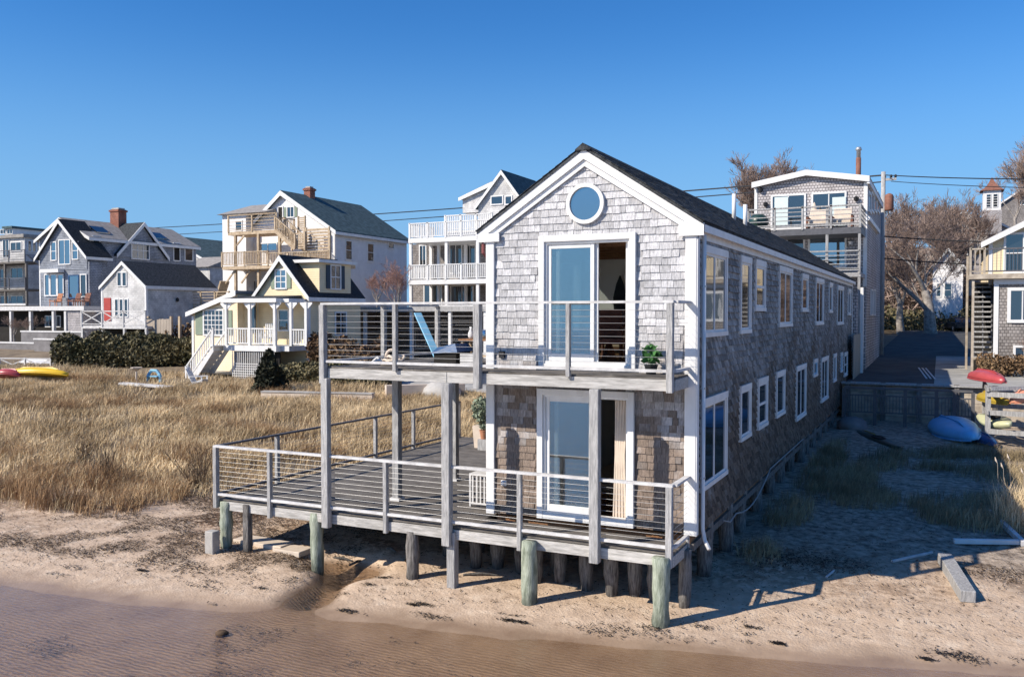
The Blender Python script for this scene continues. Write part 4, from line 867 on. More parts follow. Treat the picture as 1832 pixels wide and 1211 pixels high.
for k, px in enumerate((100, 133, 150)):
    x = FX(px, 35.8); z = tz
    t = thing('deck_chair', (x, 35.8, z), ['orange-brown deck chair at the left end of the terrace before tall windows', 'dark rust-red deck chair in front of the blue door on the terrace', 'dark rust-red deck chair at the right corner of the terrace'][k], 'chair')
    m = RUST if k else TERRA
    B().prism([(35.4, z+.42), (36.0, z+.34), (36.0, z+.40), (35.4, z+.48)], 0, x-.32, x+.32).obj('seat', m, t)
    for i in range(5): B().prism([(36.0, z+.36), (36.3, z+1.1), (36.34, z+1.08), (36.05, z+.34)], 0, x-.31+i*.125, x-.21+i*.125).obj('back_slat', m, t)
    for sx_ in (-.36, .32): B().box(x+sx_, x+sx_+.05, 35.42, 36.25, z+.58, z+.62).obj('armrest', m, t)
    for sx_ in (-.33, .30):
        for yy in (35.45, 36.1): B().box(x+sx_, x+sx_+.05, yy, yy+.06, z, z+.58).obj('leg', m, t)
for k, (l, r, tp, yy) in enumerate(((0, 60, 612, 33), (37, 145, 592, 34.2), (60, 150, 606, 32))):
    wz = FZ((l+r)/2, tp, yy); t = thing('garden_wall', (FX(l, yy), yy, 0), ['low blue-grey wall in front of the terrace at the left edge', 'grey stone wall under the terrace with white coping', 'dark lower wall right behind the hedge'][k], 'wall')
    B().box(FX(l-(60 if l < 10 else 0), yy), FX(r, yy), yy, yy+.4, -.5, wz-.12).obj('wall_body', STONEG, t); B().box(FX(l-(60 if l < 10 else 0), yy)-.04, FX(r, yy)+.04, yy-.05, yy+.45, wz-.119, wz).obj('coping', WHITE_OLD, t)
# ---- pale barn-like house with red door
Y0 = 32.0
barn = thing('shingled_barn', (-48, Y0, 0), 'small white-shingled gabled barn house with charcoal roof and red door', 'house')
xa, xb = FX(182, Y0), FX(262, Y0); ze = FZ(262, 512, Y0); zr = FZ(219, 470, Y0); yb = SY(386, xb)
gabled(barn, xa, xb, Y0, yb, 0, ze, zr, SHWHITE, ROOF, over=.12, th=.1)
winF(barn, Y0, 212, 218, 488, 511, cols=1, rows=1, t=.07); winF(barn, Y0, 221, 227, 488, 511, cols=1, rows=1, t=.07)
for l in (207, 215.5, 224): winF(barn, Y0, l, l+5, 536, 566, cols=1, rows=1, t=.06)
d_ = B().box(FX(187, Y0), FX(199, Y0), Y0-.06, Y0, FZ(193, 574, Y0), FZ(193, 533, Y0)).obj('door', REDD, barn); B().box(FX(197, Y0), FX(197, Y0)+.06, Y0-.1, Y0-.061, 3.2, 3.3).obj('handle', ALU, d_)
B().lathe((xb+.1, SY(316, xb), SZ(316, 540, xb)), [(.05, 0), (.12, .05), (.12, .25), (.03, .32)], 8).obj('wall_lamp', BLACK, barn)
# white cross-braced deck
Y2 = 29.5; zf = FZ(200, 583, Y2)
xd = thing('braced_deck', (-47, Y2, 0), 'raised white deck with cross-braced railing in front of the red door', 'deck')
B().box(FX(145, Y2), FX(262, Y2), Y2, Y0-.1, zf-.2, zf).obj('deck_floor', RAILW, xd)
balus(xd, (FX(146, Y2), Y2), (FX(260, Y2), Y2), zf, FZ(200, 557, Y2)-zf, RAILW, style='x', post=2.3, pw=.11)
for px in (146, 182, 221, 260): B().box(FX(px, Y2)-.08, FX(px, Y2)+.08, Y2, Y2+.16, -.4, zf-.2).obj('leg', RAILW, xd)
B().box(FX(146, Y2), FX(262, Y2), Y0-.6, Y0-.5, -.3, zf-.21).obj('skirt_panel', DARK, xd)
fn = thing('board_fence', (FX(270, 30), 30, 0), 'tan vertical board fence between the white barn and the yellow cottage', 'fence')
x = FX(262, 30); zt = FZ(285, 571, 30)
while x < FX(304, 30): B().box(x, x+.13, 30, 30.03, -.3, zt+random.uniform(-.03, .03)).obj('board', FENCEW, fn); x += .15
B().box(FX(262, 30), FX(304, 30), 30.031, 30.08, zt-.4, zt-.3).obj('fence_rail', FENCEW, fn)
for k, px in enumerate((262, 303, 318)): B().box(FX(px, 30)-.08, FX(px, 30)+.08, 30.09, 30.25, -.3, zt+.2).obj('post', NEWW, fn)
ls = thing('lumber_staircase', (FX(318, 31), 31, 0), 'brown lumber steps rising beside the tan board fence', 'stairs')
for k in range(8):
    x = FX(304, 31)+.36*k; z = .3+k*.26; B().box(x, x+.4, 31, 32, z-.05, z).obj('tread', NEWW, ls)
B().bar((FX(304, 31), 31, .1), (FX(304, 31)+3, 31, 2.3), .05, .25).obj('stringer', NEWW, ls); balus(ls, (FX(304, 31), 31, .2), (FX(304, 31)+3, 31, 2.3), 0, 1, NEWW, post=1.2)
# ---- far-left stacked-deck building
Y0 = 44.0
fl_ = thing('stacked_deck_building', (-80, Y0, 0), 'grey multi-storey building with three timber decks at the left edge of the view', 'building')
xb = FX(46, Y0); xa = xb-9; B().box(xa, xb, Y0, Y0+9, 0, FZ(40, 425, Y0)).obj('wall', SHWHITE, fl_); B().box(xa-.2, xb+.25, Y0-.3, Y0+9.2, FZ(40, 425, Y0)+.002, FZ(40, 421, Y0)+.1).obj('roof', ROOFL, fl_)
B().box(xa, FX(26, Y0+4), Y0+4, Y0+9, FZ(40, 424, Y0)+.2, FZ(20, 409, Y0+4)).obj('penthouse', WHITE, fl_); B().box(xa, FX(28, Y0+4), Y0+3.7, Y0+9.2, FZ(20, 409, Y0+4)+.002, FZ(20, 405, Y0+4)).obj('roof', ROOFT, fl_)
for l, r in ((4, 13), (16, 25)): winF(fl_, Y0+4, l, r, 411, 418, cols=2, rows=1, t=.05)
for (l, r, t_, b_) in ((8, 18, 430, 460), (22, 40, 434, 448), (2, 14, 482, 512), (22, 42, 480, 498), (2, 16, 530, 543), (20, 42, 530, 543)): winF(fl_, Y0, l, r, t_, b_, cols=2, rows=1)
for l in (52, 60, 68): winS(fl_, xb, l, l+5, 432, 450, cols=1, rows=1)
Yd = Y0-2.4
for pyf in (468, 517, 543):
    z = FZ(20, pyf, Yd); B().box(xa-2, FX(46, Yd), Yd, Y0-.01, z-.2, z).obj('deck_floor', DECKW if pyf < 540 else WHITE_OLD, fl_)
    if pyf < 540: balus(fl_, (xa-2, Yd), (FX(46, Yd), Yd), z, 1.05, DARKR, style='h', post=2.4, pw=.07)
for px in (8, 46): B().box(FX(px, Yd)-.09, FX(px, Yd)+.09, Yd+.05, Yd+.23, 0, FZ(20, 468, Yd)-.2).obj('deck_post', DECKW, fl_)
B().prism([(Yd, FZ(46, 455, Yd)), (Y0, FZ(46, 455, Yd)), (Y0, .2), (Y0-1.0, .2), (Y0-1.0, FZ(46, 475, Yd))], 0, FX(46, Yd)+.1, FX(46, Yd)+.3).obj('stair_side_wall', SHBLUE, fl_)
# ---- dark-roofed row behind
dr = thing('dark_roofed_house', (-72, 62, .8), 'low house with long dark teal roof seen between the blue-grey house and the lumber decks', 'house')
gabled(dr, FX(250, 62), FX(392, 62), 62, 82, 0, FZ(392, 478, 62), FZ(300, 424, 62), SHWHITE, ROOFT, xm=FX(300, 62), over=.4)
B().box(FX(350, 60), FX(400, 60), 58, 61.5, 0, FZ(375, 478, 60)).obj('wing_wall', SHWHITE, dr); B().prism([(57.6, FZ(375, 480, 60)), (61.6, FZ(375, 458, 60)), (61.6, FZ(375, 480, 60))], 0, FX(345, 60), FX(402, 60)).obj('wing_roof', ROOFL, dr)
# ---- tall grey shingled building at the back end of the pier house
Y0 = 32.0
gb = thing('tall_shingled_building', (1.5, Y0, .6), 'tall grey shingled building with low white gable and two decks behind the pier house', 'building')
xa, xb = FX(1349, Y0), FX(1549, Y0); yb = SY(1574, xb); ze = FZ(1549, 322, Y0); zl = FZ(1349, 333, Y0)
xm = FX(1441, Y0); zr = FZ(1441, 312, Y0)
B().prism([(xa, -.5), (xb, -.5), (xb, ze), (xm, zr), (xa, zl)], 1, Y0, yb).obj('wall', SHGREY, gb)
for (a, z_) in ((xa-.12, zl-.02), (xb+.12, ze-.02)):
    B().prism([(xm, zr+.01), (a, z_), (a, z_+.16), (xm, zr+.17)], 1, Y0-.25, yb+.2).obj('roof', ROOFL, gb); B().prism([(xm, zr-.1), (a, z_-.11), (a, z_+.17), (xm, zr+.18)], 1, Y0-.30, Y0-.255).obj('rake_board', WHITE, gb)
B().box(xb-.15, xb+.02, Y0-.04, Y0-.002, 5, ze-.1).box(xa-.02, xa+.13, Y0-.04, Y0-.002, 5, zl-.1).obj('corner_board', WHITE, gb); B().box(xb+.002, xb+.13, Y0-.25, yb, ze-.22, ze+.02).obj('eave_board', WHITE, gb)
winF(gb, Y0, 1381, 1437, 351, 408, cols=2, rows=1, glass=GLASSD, name='patio_door'); winF(gb, Y0, 1453, 1509, 347, 400, cols=2, rows=1, glass=GLASSD, name='patio_door')
for l in (1384, 1487): B().box(FX(l, Y0-.1), FX(l+24, Y0-.1), Y0-.1, Y0-.07, FZ(l, 405, Y0), FZ(l, 354, Y0)).obj('door_blind', mat('pale_aqua_blind', (.62, .72, .70), .7, .04, 3, 0) if 'pale_aqua_blind' not in MATS else MATS['pale_aqua_blind'], gb)
winF(gb, Y0, 1408, 1436, 428, 452, cols=1, rows=1); winF(gb, Y0, 1448, 1510, 424, 476, cols=2, rows=1, glass=GLASSB, name='patio_door')
for px, py in ((1369, 364), (1360, 338), (1530, 354), (1521, 432)): B().lathe((FX(px, Y0), Y0-.12, FZ(px, py+7, Y0)), [(.05, 0), (.1, .04), (.13, .18), (.03, .26)], 8).obj('wall_lantern', BLACK if py < 400 else ALU, gb)
for l in (1551, 1556, 1561.5, 1566.5): winS(gb, xb, l, l+3.6, 345, 374, cols=1, rows=1, t=.12)
for l in (1557, 1562): winS(gb, xb, l, l+2.6, 520, 562, cols=1, rows=1, t=.07)
Yd = Y0-2.6; zt_ = FZ(1450, 409, Yd)
B().box(FX(1378, Yd), FX(1539, Yd), Yd, Y0-.05, zt_-.30, zt_).obj('deck_floor', DARKR, gb)
rl = balus(gb, (FX(1345, Yd+1.2), Yd+.0), (FX(1537, Yd), Yd), zt_, FZ(1450, 371, Yd)-zt_, POSTW, style='h', post=1.3, pw=.08)
balus(gb, (FX(1537, Yd), Yd), (FX(1537, Yd), Y0), zt_, FZ(1450, 371, Yd)-zt_, POSTW, style='h', post=1.3, pw=.08)
zl_ = FZ(1500, 488, Yd); B().box(FX(1400, Yd), FX(1539, Yd), Yd, Y0-.05, zl_-.2, zl_).obj('deck_floor', POSTW, gb); balus(gb, (FX(1440, Yd), Yd), (FX(1537, Yd), Yd), zl_, 1.0, POSTW, style='h', post=1.8, pw=.07)
for px in (1478, 1536): B().box(FX(px, Yd)-.06, FX(px, Yd)+.06, Yd+.02, Yd+.14, .8, FZ(1478, 368, Yd) if px == 1478 else zt_-.3).obj('deck_post', POSTW, gb)
B().prism([(xb-.1, FZ(1549, 372, Y0)), (xb+.8, FZ(1549, 372, Y0)-.35), (xb+.8, FZ(1549, 372, Y0)-.5), (xb-.1, FZ(1549, 372, Y0)-.3)], 1, Y0+.2, yb).obj('pent_roof', WHITE, gb) if False else None
B().box(xb+.003, xb+.14, Y0, yb-3, FZ(1549, 390, Y0)-.12, FZ(1549, 390, Y0)+.1).obj('belt_board', WHITE, gb)
B().tube([(FX(1533, Y0+3), Y0+3, ze-.2), (FX(1533, Y0+3), Y0+3, FZ(1533, 283, Y0+3))], .13, 10).obj('flue_pipe', RUST, gb, smooth=True)
B().tube([(FX(1533, Y0+3), Y0+3, FZ(1533, 283, Y0+3)), (FX(1533, Y0+3), Y0+3, FZ(1533, 270, Y0+3)), (FX(1533, Y0+3), Y0+3, FZ(1533, 269, Y0+3)), (FX(1533, Y0+3), Y0+3, FZ(1533, 264, Y0+3))], [.11, .11, .17, .12], 10).obj('flue_cap', ALU, gb, smooth=True)
B().box(3.3, 4.05, HL+.3, Y0, 0.2, 4.6).obj('link_wall', SHGREY, gb); B().box(4.06, 4.25, 29.8, 30.2, .5, 4.9).obj('corner_board', WHITE, gb); B().box(-6, 2.0, yb+.5, 78, .6, 9.2).obj('unseen_rear_wing', SHGREY, gb)  # rear wing is an unseen block, added and sized to shade the far driveway
for k, (px, m) in enumerate(((1462, FLOWER), (1505, FLOWER))):
    t = thing('patio_set', (FX(px, Yd+.8), Yd+.8, zt_), ['cushioned chair beside folded white parasol on the upper grey deck', 'cream cushioned armchair at the right end of the upper grey deck'][k], 'chair')
    x = FX(px, Yd+.8); y = Yd+.8
    B().box(x-.45, x+.45, y-.4, y+.4, zt_+.22, zt_+.42).obj('seat_cushion', CREAMP, t, bevel=.05); B().prism([(y+.25, zt_+.42), (y+.4, zt_+.42), (y+.55, zt_+1.0), (y+.42, zt_+1.02)], 0, x-.42, x+.42).obj('back_cushion', CREAMP, t, bevel=.03)
    for s_ in (-.5, .42): B().box(x+s_, x+s_+.08, y-.42, y+.45, zt_, zt_+.62).obj('arm_frame', RUST, t)
t = thing('closed_parasol', (FX(1455, Yd+1.4), Yd+1.4, zt_), 'cream cone-shaped closed parasol on the upper grey deck', 'parasol'); B().lathe((FX(1455, Yd+1.4), Yd+1.4, zt_), [(.28, .5), (.18, .9), (.05, 1.35), (.01, 1.4)], 9).obj('canopy', CREAMP, t); B().tube([(FX(1455, Yd+1.4), Yd+1.4, zt_), (FX(1455, Yd+1.4), Yd+1.4, zt_+.5)], .03, 6).obj('pole', ALU, t)
gr = thing('kettle_grill', (FX(1355, Yd+1), Yd+1, zt_), 'dark green covered grill at the left end of the upper grey deck', 'grill'); x, y = FX(1356, Yd+1), Yd+1; B().lathe((x, y, zt_+.1), [(.25, 0), (.5, .3), (.48, .6), (.2, .82), (.02, .84)], 12).obj('cover', GREENK, gr, smooth=True); B().box(x-.6, x+.6, y-.3, y+.3, zt_-.2, zt_+.1).obj('stand', BLACK, gr)
# board fence beside the drive
f2 = thing('board_fence', (4.15, 28, .8), 'tan board fence closing the gap between pier house and driveway', 'fence')
y = 26.2
while y < 31.5: B().box(4.12, 4.15, y, y+.14, .3, 2.75+random.uniform(-.03, .03)).obj('board', FENCEW, f2); y += .16
B().box(4.07, 4.11, 26.2, 31.5, 2.2, 2.3).obj('fence_rail', FENCEW, f2)
# ---- right-hand house with cedar lower storey and yellow upper gable
Y0 = 30.5
rh = thing('yellow_gabled_house', (11.5, Y0, .8), 'house at the right edge with yellow upper gable above grey shingles', 'house')
xa = FX(1779, Y0); zd = FZ(1790, 508, Y0); xb = xa+5.5; xm = xa+2.7
B().box(xa, xb, Y0, Y0+9, .6, zd).obj('lower_wall', SHFAR, rh); B().box(xa-.03, xa+.16, Y0-.04, Y0-.002, .6, zd).obj('corner_board', WHITE, rh); B().box(xa-.05, xb, Y0-.08, Y0-.042, zd-.02, zd+.2).obj('belt_board', WHITE, rh)
Yu = Y0+1.6; xu = FX(1768, Yu); zeu = FZ(1768, 432, Yu); zru = zeu+(xb-xu)/2*.62; xmu = (xu+xb)/2+.5
gabled(rh, xu, xb+1, Yu, Yu+9, zd, zeu, zru, YELLOW, ROOFL, xm=xmu, over=.35, th=.12)
winF(rh, Y0, 1808, 1850, 520, 572, cols=2, rows=1, t=.14); winF(rh, Y0, 1818, 1850, 622, 672, cols=2, rows=2, t=.1); winF(rh, Yu, 1798, 1828, 420, 486, cols=1, rows=2, t=.1)
zD = FZ(1790, 490, Y0-.2); B().box(FX(1733, Y0), xb, Y0-.4, Yu, zD-.22, zD).obj('deck_floor', OLDTAN, rh)
balus(rh, (FX(1735, Y0-.3), Y0-.3), (FX(1760, Y0-.3), Y0-.3), zD, FZ(1750, 447, Y0)-zD, OLDTAN, post=2, pw=.09); balus(rh, (FX(1760, Y0-.3), Y0-.3), (xb, Y0-.3), zD, FZ(1750, 447, Y0)-zD, DARKR, post=2, rw=.025, pw=.06)
for px in (1733, 1740): B().box(FX(px, Y0)-.05, FX(px, Y0)+.05, (Y0-.3 if px > 1735 else Y0+3), (Y0-.2 if px > 1735 else Y0+3.1), .7, zD-.22 if px > 1735 else zD+1).obj('deck_post', OLDTAN, rh)
ss = thing('outdoor_staircase', (FX(1755, Y0+1), Y0+1, .8), 'steep grey slatted outdoor stairs beneath the deck of the yellow-gabled house', 'stairs')
x0s, x1s = FX(1742, Y0+.6), FX(1777, Y0+.6)
for k in range(15):
    z = FZ(1760, 640, Y0+.6)+(FZ(1760, 505, Y0+.6)-FZ(1760, 640, Y0+.6))*k/15; B().box(x0s, x1s-.06, Y0+.3+k*.08, Y0+.62+k*.08, z, z+.07).obj('tread', POSTW, ss)
for x in (x0s, (x0s+x1s)/2-.03, x1s-.06): B().bar((x+.02, Y0+.5, 1.7), (x+.02, Y0+1.7, 5.0), .05, .22).obj('stringer', DARKR, ss)
B().box(x0s, x1s+.2, Y0+.1, Y0+.9, FZ(1760, 640, Y0)-.1, FZ(1760, 640, Y0)).obj('landing', OLDTAN, ss)
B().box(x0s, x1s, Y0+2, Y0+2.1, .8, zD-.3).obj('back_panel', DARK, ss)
# ------------------------------------------------------------------ hill houses, church, pole, wires
def simplehouse(name, label, Y, l, r, te, ta, pb, depth, wall, roof, wins=(), xmf=.5, ridge='y'):
    x0, x1 = FX(l, Y), FX(r, Y); t = thing(name, ((x0+x1)/2, Y, FZ((l+r)/2, pb, Y)), label, 'house')
    gabled(t, x0, x1, Y, Y+depth, FZ((l+r)/2, pb, Y), FZ((l+r)/2, te, Y), FZ((l+r)/2, ta, Y), wall, roof, over=.3, ridge=ridge, corner=False)
    for q in wins: winF(t, Y, *q, cols=1, rows=2, t=.12)
    return t
wh = simplehouse('white_house', 'white clapboard house on brick foundation at the far end of the driveway', 92, 1668, 1722, 476, 446, 572, 10, CLAPW, ROOFL, [(1690, 1701, 508, 530), (1676, 1682, 508, 530)])
B().box(FX(1668, 92), FX(1722, 92), 91.9, 91.995, FZ(1690, 590, 92), FZ(1690, 570, 92)).obj('foundation', BRICKM, wh)
simplehouse('white_house', 'small white gabled house half hidden by branches left of the cupola', 118, 1706, 1738, 392, 378, 470, 9, CLAPW, ROOFL, [(1712, 1718, 392, 402), (1724, 1730, 392, 402)])
simplehouse('brown_roofed_house', 'brown-roofed house on the hill right of the cupola', 135, 1788, 1860, 362, 340, 420, 12, SHFAR, mat('brown_roof', (.17, .12, .10), .9, .2, 3, .3), [(1822, 1832, 352, 366)])
simplehouse('grey_house', 'long grey house under the cupola behind the bare trees', 110, 1742, 1800, 408, 392, 500, 9, SHGREY, ROOFL, [])
Y = 108; x = FX(1771, Y); ch = thing('church_cupola', (x, Y, FZ(1771, 400, Y)), 'white louvred cupola with pointed brown roof rising above the bare trees', 'cupola')
hw = (FX(1787, Y)-FX(1755, Y))/2
B().box(x-hw*1.1, x+hw*1.1, Y-hw*1.1, Y+hw*1.1, FZ(1771, 420, Y), FZ(1771, 378, Y)).obj('base', SHGREY, ch)
B().box(x-hw, x+hw, Y-hw, Y+hw, FZ(1771, 378, Y)+.01, FZ(1771, 343, Y)).obj('lantern', WHITE, ch)
window(ch, 'F', Y-hw, x-hw*.6, x-hw*.15, FZ(1771, 372, Y), FZ(1771, 350, Y), rows=5, t=.06); window(ch, 'F', Y-hw, x+hw*.15, x+hw*.6, FZ(1771, 372, Y), FZ(1771, 350, Y), rows=5, t=.06)
z0 = FZ(1771, 343, Y)+.01; z1_ = FZ(1771, 318, Y); h_ = z1_-z0; q = B()
prof = [(1.35, 0), (.95, .16), (.6, .38), (.33, .65), (.04, 1)]
for i in range(4):
    (a, za), (b_, zb) = prof[i], prof[i+1]; a *= hw; b_ *= hw
    q.add([(x-a, Y-a, z0+za*h_), (x+a, Y-a, z0+za*h_), (x+a, Y+a, z0+za*h_), (x-a, Y+a, z0+za*h_), (x-b_, Y-b_, z0+zb*h_), (x+b_, Y-b_, z0+zb*h_), (x+b_, Y+b_, z0+zb*h_), (x-b_, Y+b_, z0+zb*h_)], [(0,1,5,4),(1,2,6,5),(2,3,7,6),(3,0,4,7)])
q.obj('spire_roof', RUST, ch)
Y = 44.0; xp = FX(1577, Y)
pl = thing('utility_pole', (xp, Y, 1), 'weathered utility pole with transformer at the corner of the tall grey building', 'utility pole')
zt = FZ(1577, 308, Y); B().tube([(xp, Y, .5), (xp+.02, Y, zt)], [.17, .13], 10).obj('pole_shaft', POSTW, pl, smooth=True)
B().box(xp-.1, xp+.75, Y-.05, Y+.05, zt-.55, zt-.4).obj('crossarm', POSTW, pl)
for d in (.1, .45, .7): B().lathe((xp+d, Y, zt-.4), [(.05, 0), (.08, .08), (.05, .2)], 8).obj('insulator', BLACK, pl)
B().lathe((xp+.36, Y-.05, FZ(1577, 378, Y)), [(.24, 0), (.26, .1), (.26, .85), (.2, .98), (.06, 1.05)], 12).obj('transformer', RUST, pl, smooth=True)
B().box(xp, xp+.3, Y-.04, Y+.04, zt-1.8, zt-1.7).obj('transformer_bracket', BLACK, pl)
def wire(label, a, b_, sag, r=.022):
    pts = []
    for i in range(25):
        t = i/24; p = Vector(a).lerp(Vector(b_), t); p.z -= 4*sag*t*(1-t); pts.append(p)
    o = B().tube(pts, r, 5).obj('power_line', BLACK); tag(o, label, 'cable', 'overhead power lines'); return o
wp = [(1577, 314), (1577, 326), (1585, 424), (1585, 462)]
wire('upper overhead line running right from the utility pole', (xp+.1, Y, zt-.2), at(1990, 320, 1, 30), .1, .03)
wire('lower overhead line running right from the utility pole', (xp+.45, Y, zt-.6), at(1990, 338, 1, 30), .1, .02)
wire('dark cable crossing in front of the bare trees at mid height', (xp, Y, FZ(1577, 423, Y)), at(1990, 434, 1, 36), .15, .035)
wire('dark cable crossing the trees just above the white house', (xp, Y, FZ(1577, 462, Y)), at(1990, 474, 1, 36), .2, .035)
wire('upper overhead line running left behind the roofs', (xp, Y, zt-.2), at(190, 412, 1, 78), .3, .05)
wire('lower overhead line running left behind the roofs', (xp, Y, zt-.6), at(190, 426, 1, 78), .3, .04)
# ------------------------------------------------------------------ bare trees
def tree_mesh(seed, h, r0, levels=6, spread=.55, twig=.010, split0=.28, upw=.25, kids=(3, 4), lean=(0, 0), minr=.008):
    R = random.Random(seed); tr_ = B(); tw = B()
    def rec(p, d, L, r, lv):
        n = 3 if lv > 2 else 2; pts = [p]; rad = [r]; cur = p.copy(); dd = d.copy()
        for i in range(n):
            dd = (dd+Vector((R.uniform(-1, 1), R.uniform(-1, 1), R.uniform(-.4, 1)*upw*2))*.16).normalized(); cur = cur+dd*(L/n); pts.append(cur.copy()); rad.append(r*(1-.42*(i+1)/n))
        tgt = tr_ if lv >= levels-2 else tw
        tgt.tube(pts, rad, 7 if lv >= levels-1 else (5 if lv > levels-3 else 3), caps=False)
        if lv == 0: return
        k = R.randint(*kids) if lv < levels else R.randint(3, 5)
        for i in range(k):
            t = R.uniform(.35, 1) if i else 1.0; q = p.lerp(cur, t) if lv < levels else pts[0].lerp(cur, R.uniform(.45, 1))
            if lv < levels: q = pts[min(n, max(1, round(t*n)))]
            ax = Vector((R.uniform(-1, 1), R.uniform(-1, 1), R.uniform(-1, 1))).normalized()
            nd = (dd+ax*spread*R.uniform(.7, 1.5)+Vector((0, 0, upw*.4))).normalized()
            rec(q.copy(), nd, L*R.uniform(.58, .82), max(minr, rad[-1]*R.uniform(.55, .8)), lv-1)
    rec(Vector((0, 0, -.3)), Vector((lean[0], lean[1], 1)).normalized(), h*split0, r0, levels)
    a = tr_.mesh('trunk'); a.materials.append(BARK); a.shade_smooth()
    b_ = tw.mesh('crown'); b_.materials.append(TWIG); return a, b_
def place_tree(ms, loc, label, group=None, rz=0, sc=1, twm=None, cat='tree', name='bare_tree'):
    t = thing(name, loc, label, cat, group); t.rotation_euler = (0, 0, rz); t.scale = (sc,)*3
    for nm, me in zip(('trunk', 'crown'), ms):
        o = bpy.data.objects.new(nm, me); C.objects.link(o); o.parent = t
        if nm == 'crown' and twm:
            o.material_slots[0].link = 'OBJECT'; o.material_slots[0].material = twm
    return t
T1 = tree_mesh(3, 11, .42, 7, spread=.62, split0=.26, upw=.12, minr=.012)
T2 = tree_mesh(8, 10, .28, 7, spread=.5, split0=.24, upw=.3, minr=.012)
T3 = tree_mesh(21, 8, .2, 6, spread=.6, split0=.24, upw=.3, kids=(3, 4), minr=.011)
def tp(px, py, Y): return (FX(px, Y), Y, FZ(px, py, Y))
place_tree(T1, tp(1666, 590, 80), 'largest bare tree, thick pale trunk, beside the white house beyond the driveway', rz=.6, sc=1.5)
place_tree(T2, tp(1612, 590, 86), 'bare tree at the left side of the driveway end, nearest the utility pole', rz=2, sc=1.55)
place_tree(T2, tp(1700, 560, 100), 'tall bare tree rising behind the white house', rz=4, sc=1.75)
place_tree(T3, tp(1640, 560, 104), 'bare tree in the thicket just left of the largest trunk', 'bare trees of the thicket', rz=1, sc=2.6)
place_tree(T3, tp(1600, 540, 108), 'bare tree in the thicket right beside the utility pole', 'bare trees of the thicket', rz=3, sc=2.7)
place_tree(T3, tp(1735, 520, 100), 'bare tree in front of the grey house beneath the cupola', 'bare trees of the thicket', rz=5, sc=2.0)
place_tree(T2, tp(1672, 520, 112), 'tallest bare tree at the back of the thicket above the largest trunk', 'bare trees of the thicket', rz=5.5, sc=1.8)
place_tree(T2, tp(1340, 470, 74), 'bare tree showing above the roof left of the tall grey building', rz=.3, sc=1.6)
place_tree(T3, tp(1385, 480, 78), 'bare treetop just left of the low white gable', rz=2.2, sc=1.9)
place_tree(T2, tp(1850, 420, 90), 'tall bare tree at the right edge reaching above the hill houses', rz=1.3, sc=1.5)
place_tree(T3, tp(1812, 420, 120), 'small bare tree behind the hill houses at the right edge', rz=4.3, sc=1.5)
place_tree(T3, tp(712, 590, 40), 'reddish bare shrub between the big white building and the white decks', rz=.4, sc=.95, twm=TWIGR)
place_tree(T3, tp(675, 560, 42), 'low reddish bare shrub under the white side wall', rz=2.4, sc=.62, twm=TWIGR)
place_tree(T3, (11.2, 28.6, .8), 'bare shrub climbing the shingled wall of the right-hand house', rz=1.4, sc=.42)
for k, px in enumerate((25, 52)): place_tree(T3, tp(px, 612, 34.6), ['left bare shrub on the terrace wall', 'right bare shrub on the terrace wall'][k], rz=k*2, sc=.42)
# ------------------------------------------------------------------ leafy shrubs and hedge
def leaves(n, fn, size, seed=1, asp=1.6):
    """n quads; fn(rng, n) -> centres (n,3)"""
    r = np.random.default_rng(seed); c = fn(r, n); a = r.normal(size=(n, 3)); a /= np.linalg.norm(a, axis=1)[:, None]
    b_ = np.cross(a, r.normal(size=(n, 3))); b_ /= np.linalg.norm(b_, axis=1)[:, None]; s = size*r.uniform(.6, 1.4, (n, 1))
    V = np.stack([c-a*s*asp/2, c+b_*s/2, c+a*s*asp/2, c-b_*s/2], 1).reshape(-1, 3); return V, np.arange(4*n).reshape(-1, 4)
def hedgefn(x0, y0, x1, y1, w, h, seed=0, zoff=0):
    def f(r, n):
        t = r.random(n); x = x0+(x1-x0)*t; y = y0+(y1-y0)*t; nx, ny = -(y1-y0), (x1-x0); L = math.hypot(nx, ny)
        off = r.uniform(-1, 1, n); off = np.sign(off)*np.abs(off)**.6*w/2; X = x+nx/L*off; Yy = y+ny/L*off
        hh = h*(.55+.85*fbm(X*.8+seed, Yy*.8, 3)); z = r.random(n)**.55*hh*np.sqrt(np.clip(1-(off/(w/2))**2*.55, .1, 1)); return np.stack([X, Yy, gh(X, Yy)+z+zoff], 1)
    return f
V, F = leaves(36000, hedgefn(-45.0, 25.0, -33.0, 31.0, 2.8, 2.15), .15, 2); o = npmesh('hedge', V, F, LEAF); tag(o, 'long clipped dark green hedge in front of the white barn and terrace', 'hedge')
V, F = leaves(12000, hedgefn(-41, 30.5, -33.0, 32.5, 2.6, 2.5, 5), .16, 3); o = npmesh('russet_shrub', V, F, LEAFR); tag(o, 'russet overgrown shrubs behind the right end of the green hedge', 'shrub')
V, F = leaves(9000, hedgefn(-24.0, 25.2, -20.0, 25.8, 2.2, 2.6, 3), .15, 4); o = npmesh('russet_shrub', V, F, LEAFR); tag(o, 'russet shrub beside the yellow cottage side wall', 'shrub')
V, F = leaves(12000, hedgefn(-25.0, 23.6, -18.5, 24.6, 1.8, 1.25, 7), .14, 5); o = npmesh('green_shrub', V, F, LEAF); tag(o, 'low grey-green shrub row in front of the russet shrub by the cottage', 'shrub')
def conefn(x, y, z, h, r0):
    def f(r, n):
        t = r.random(n)**1.3; a = r.uniform(0, 2*math.pi, n); lump = .75+.35*np.sin(a*5+t*23)*np.sin(t*31+a*2)
        rr = r0*(1-t)**.8*lump*np.sqrt(r.random(n)*.6+.4)+.03; return np.stack([x+rr*np.cos(a), y+rr*np.sin(a), z+.05+t*h], 1)
    return f
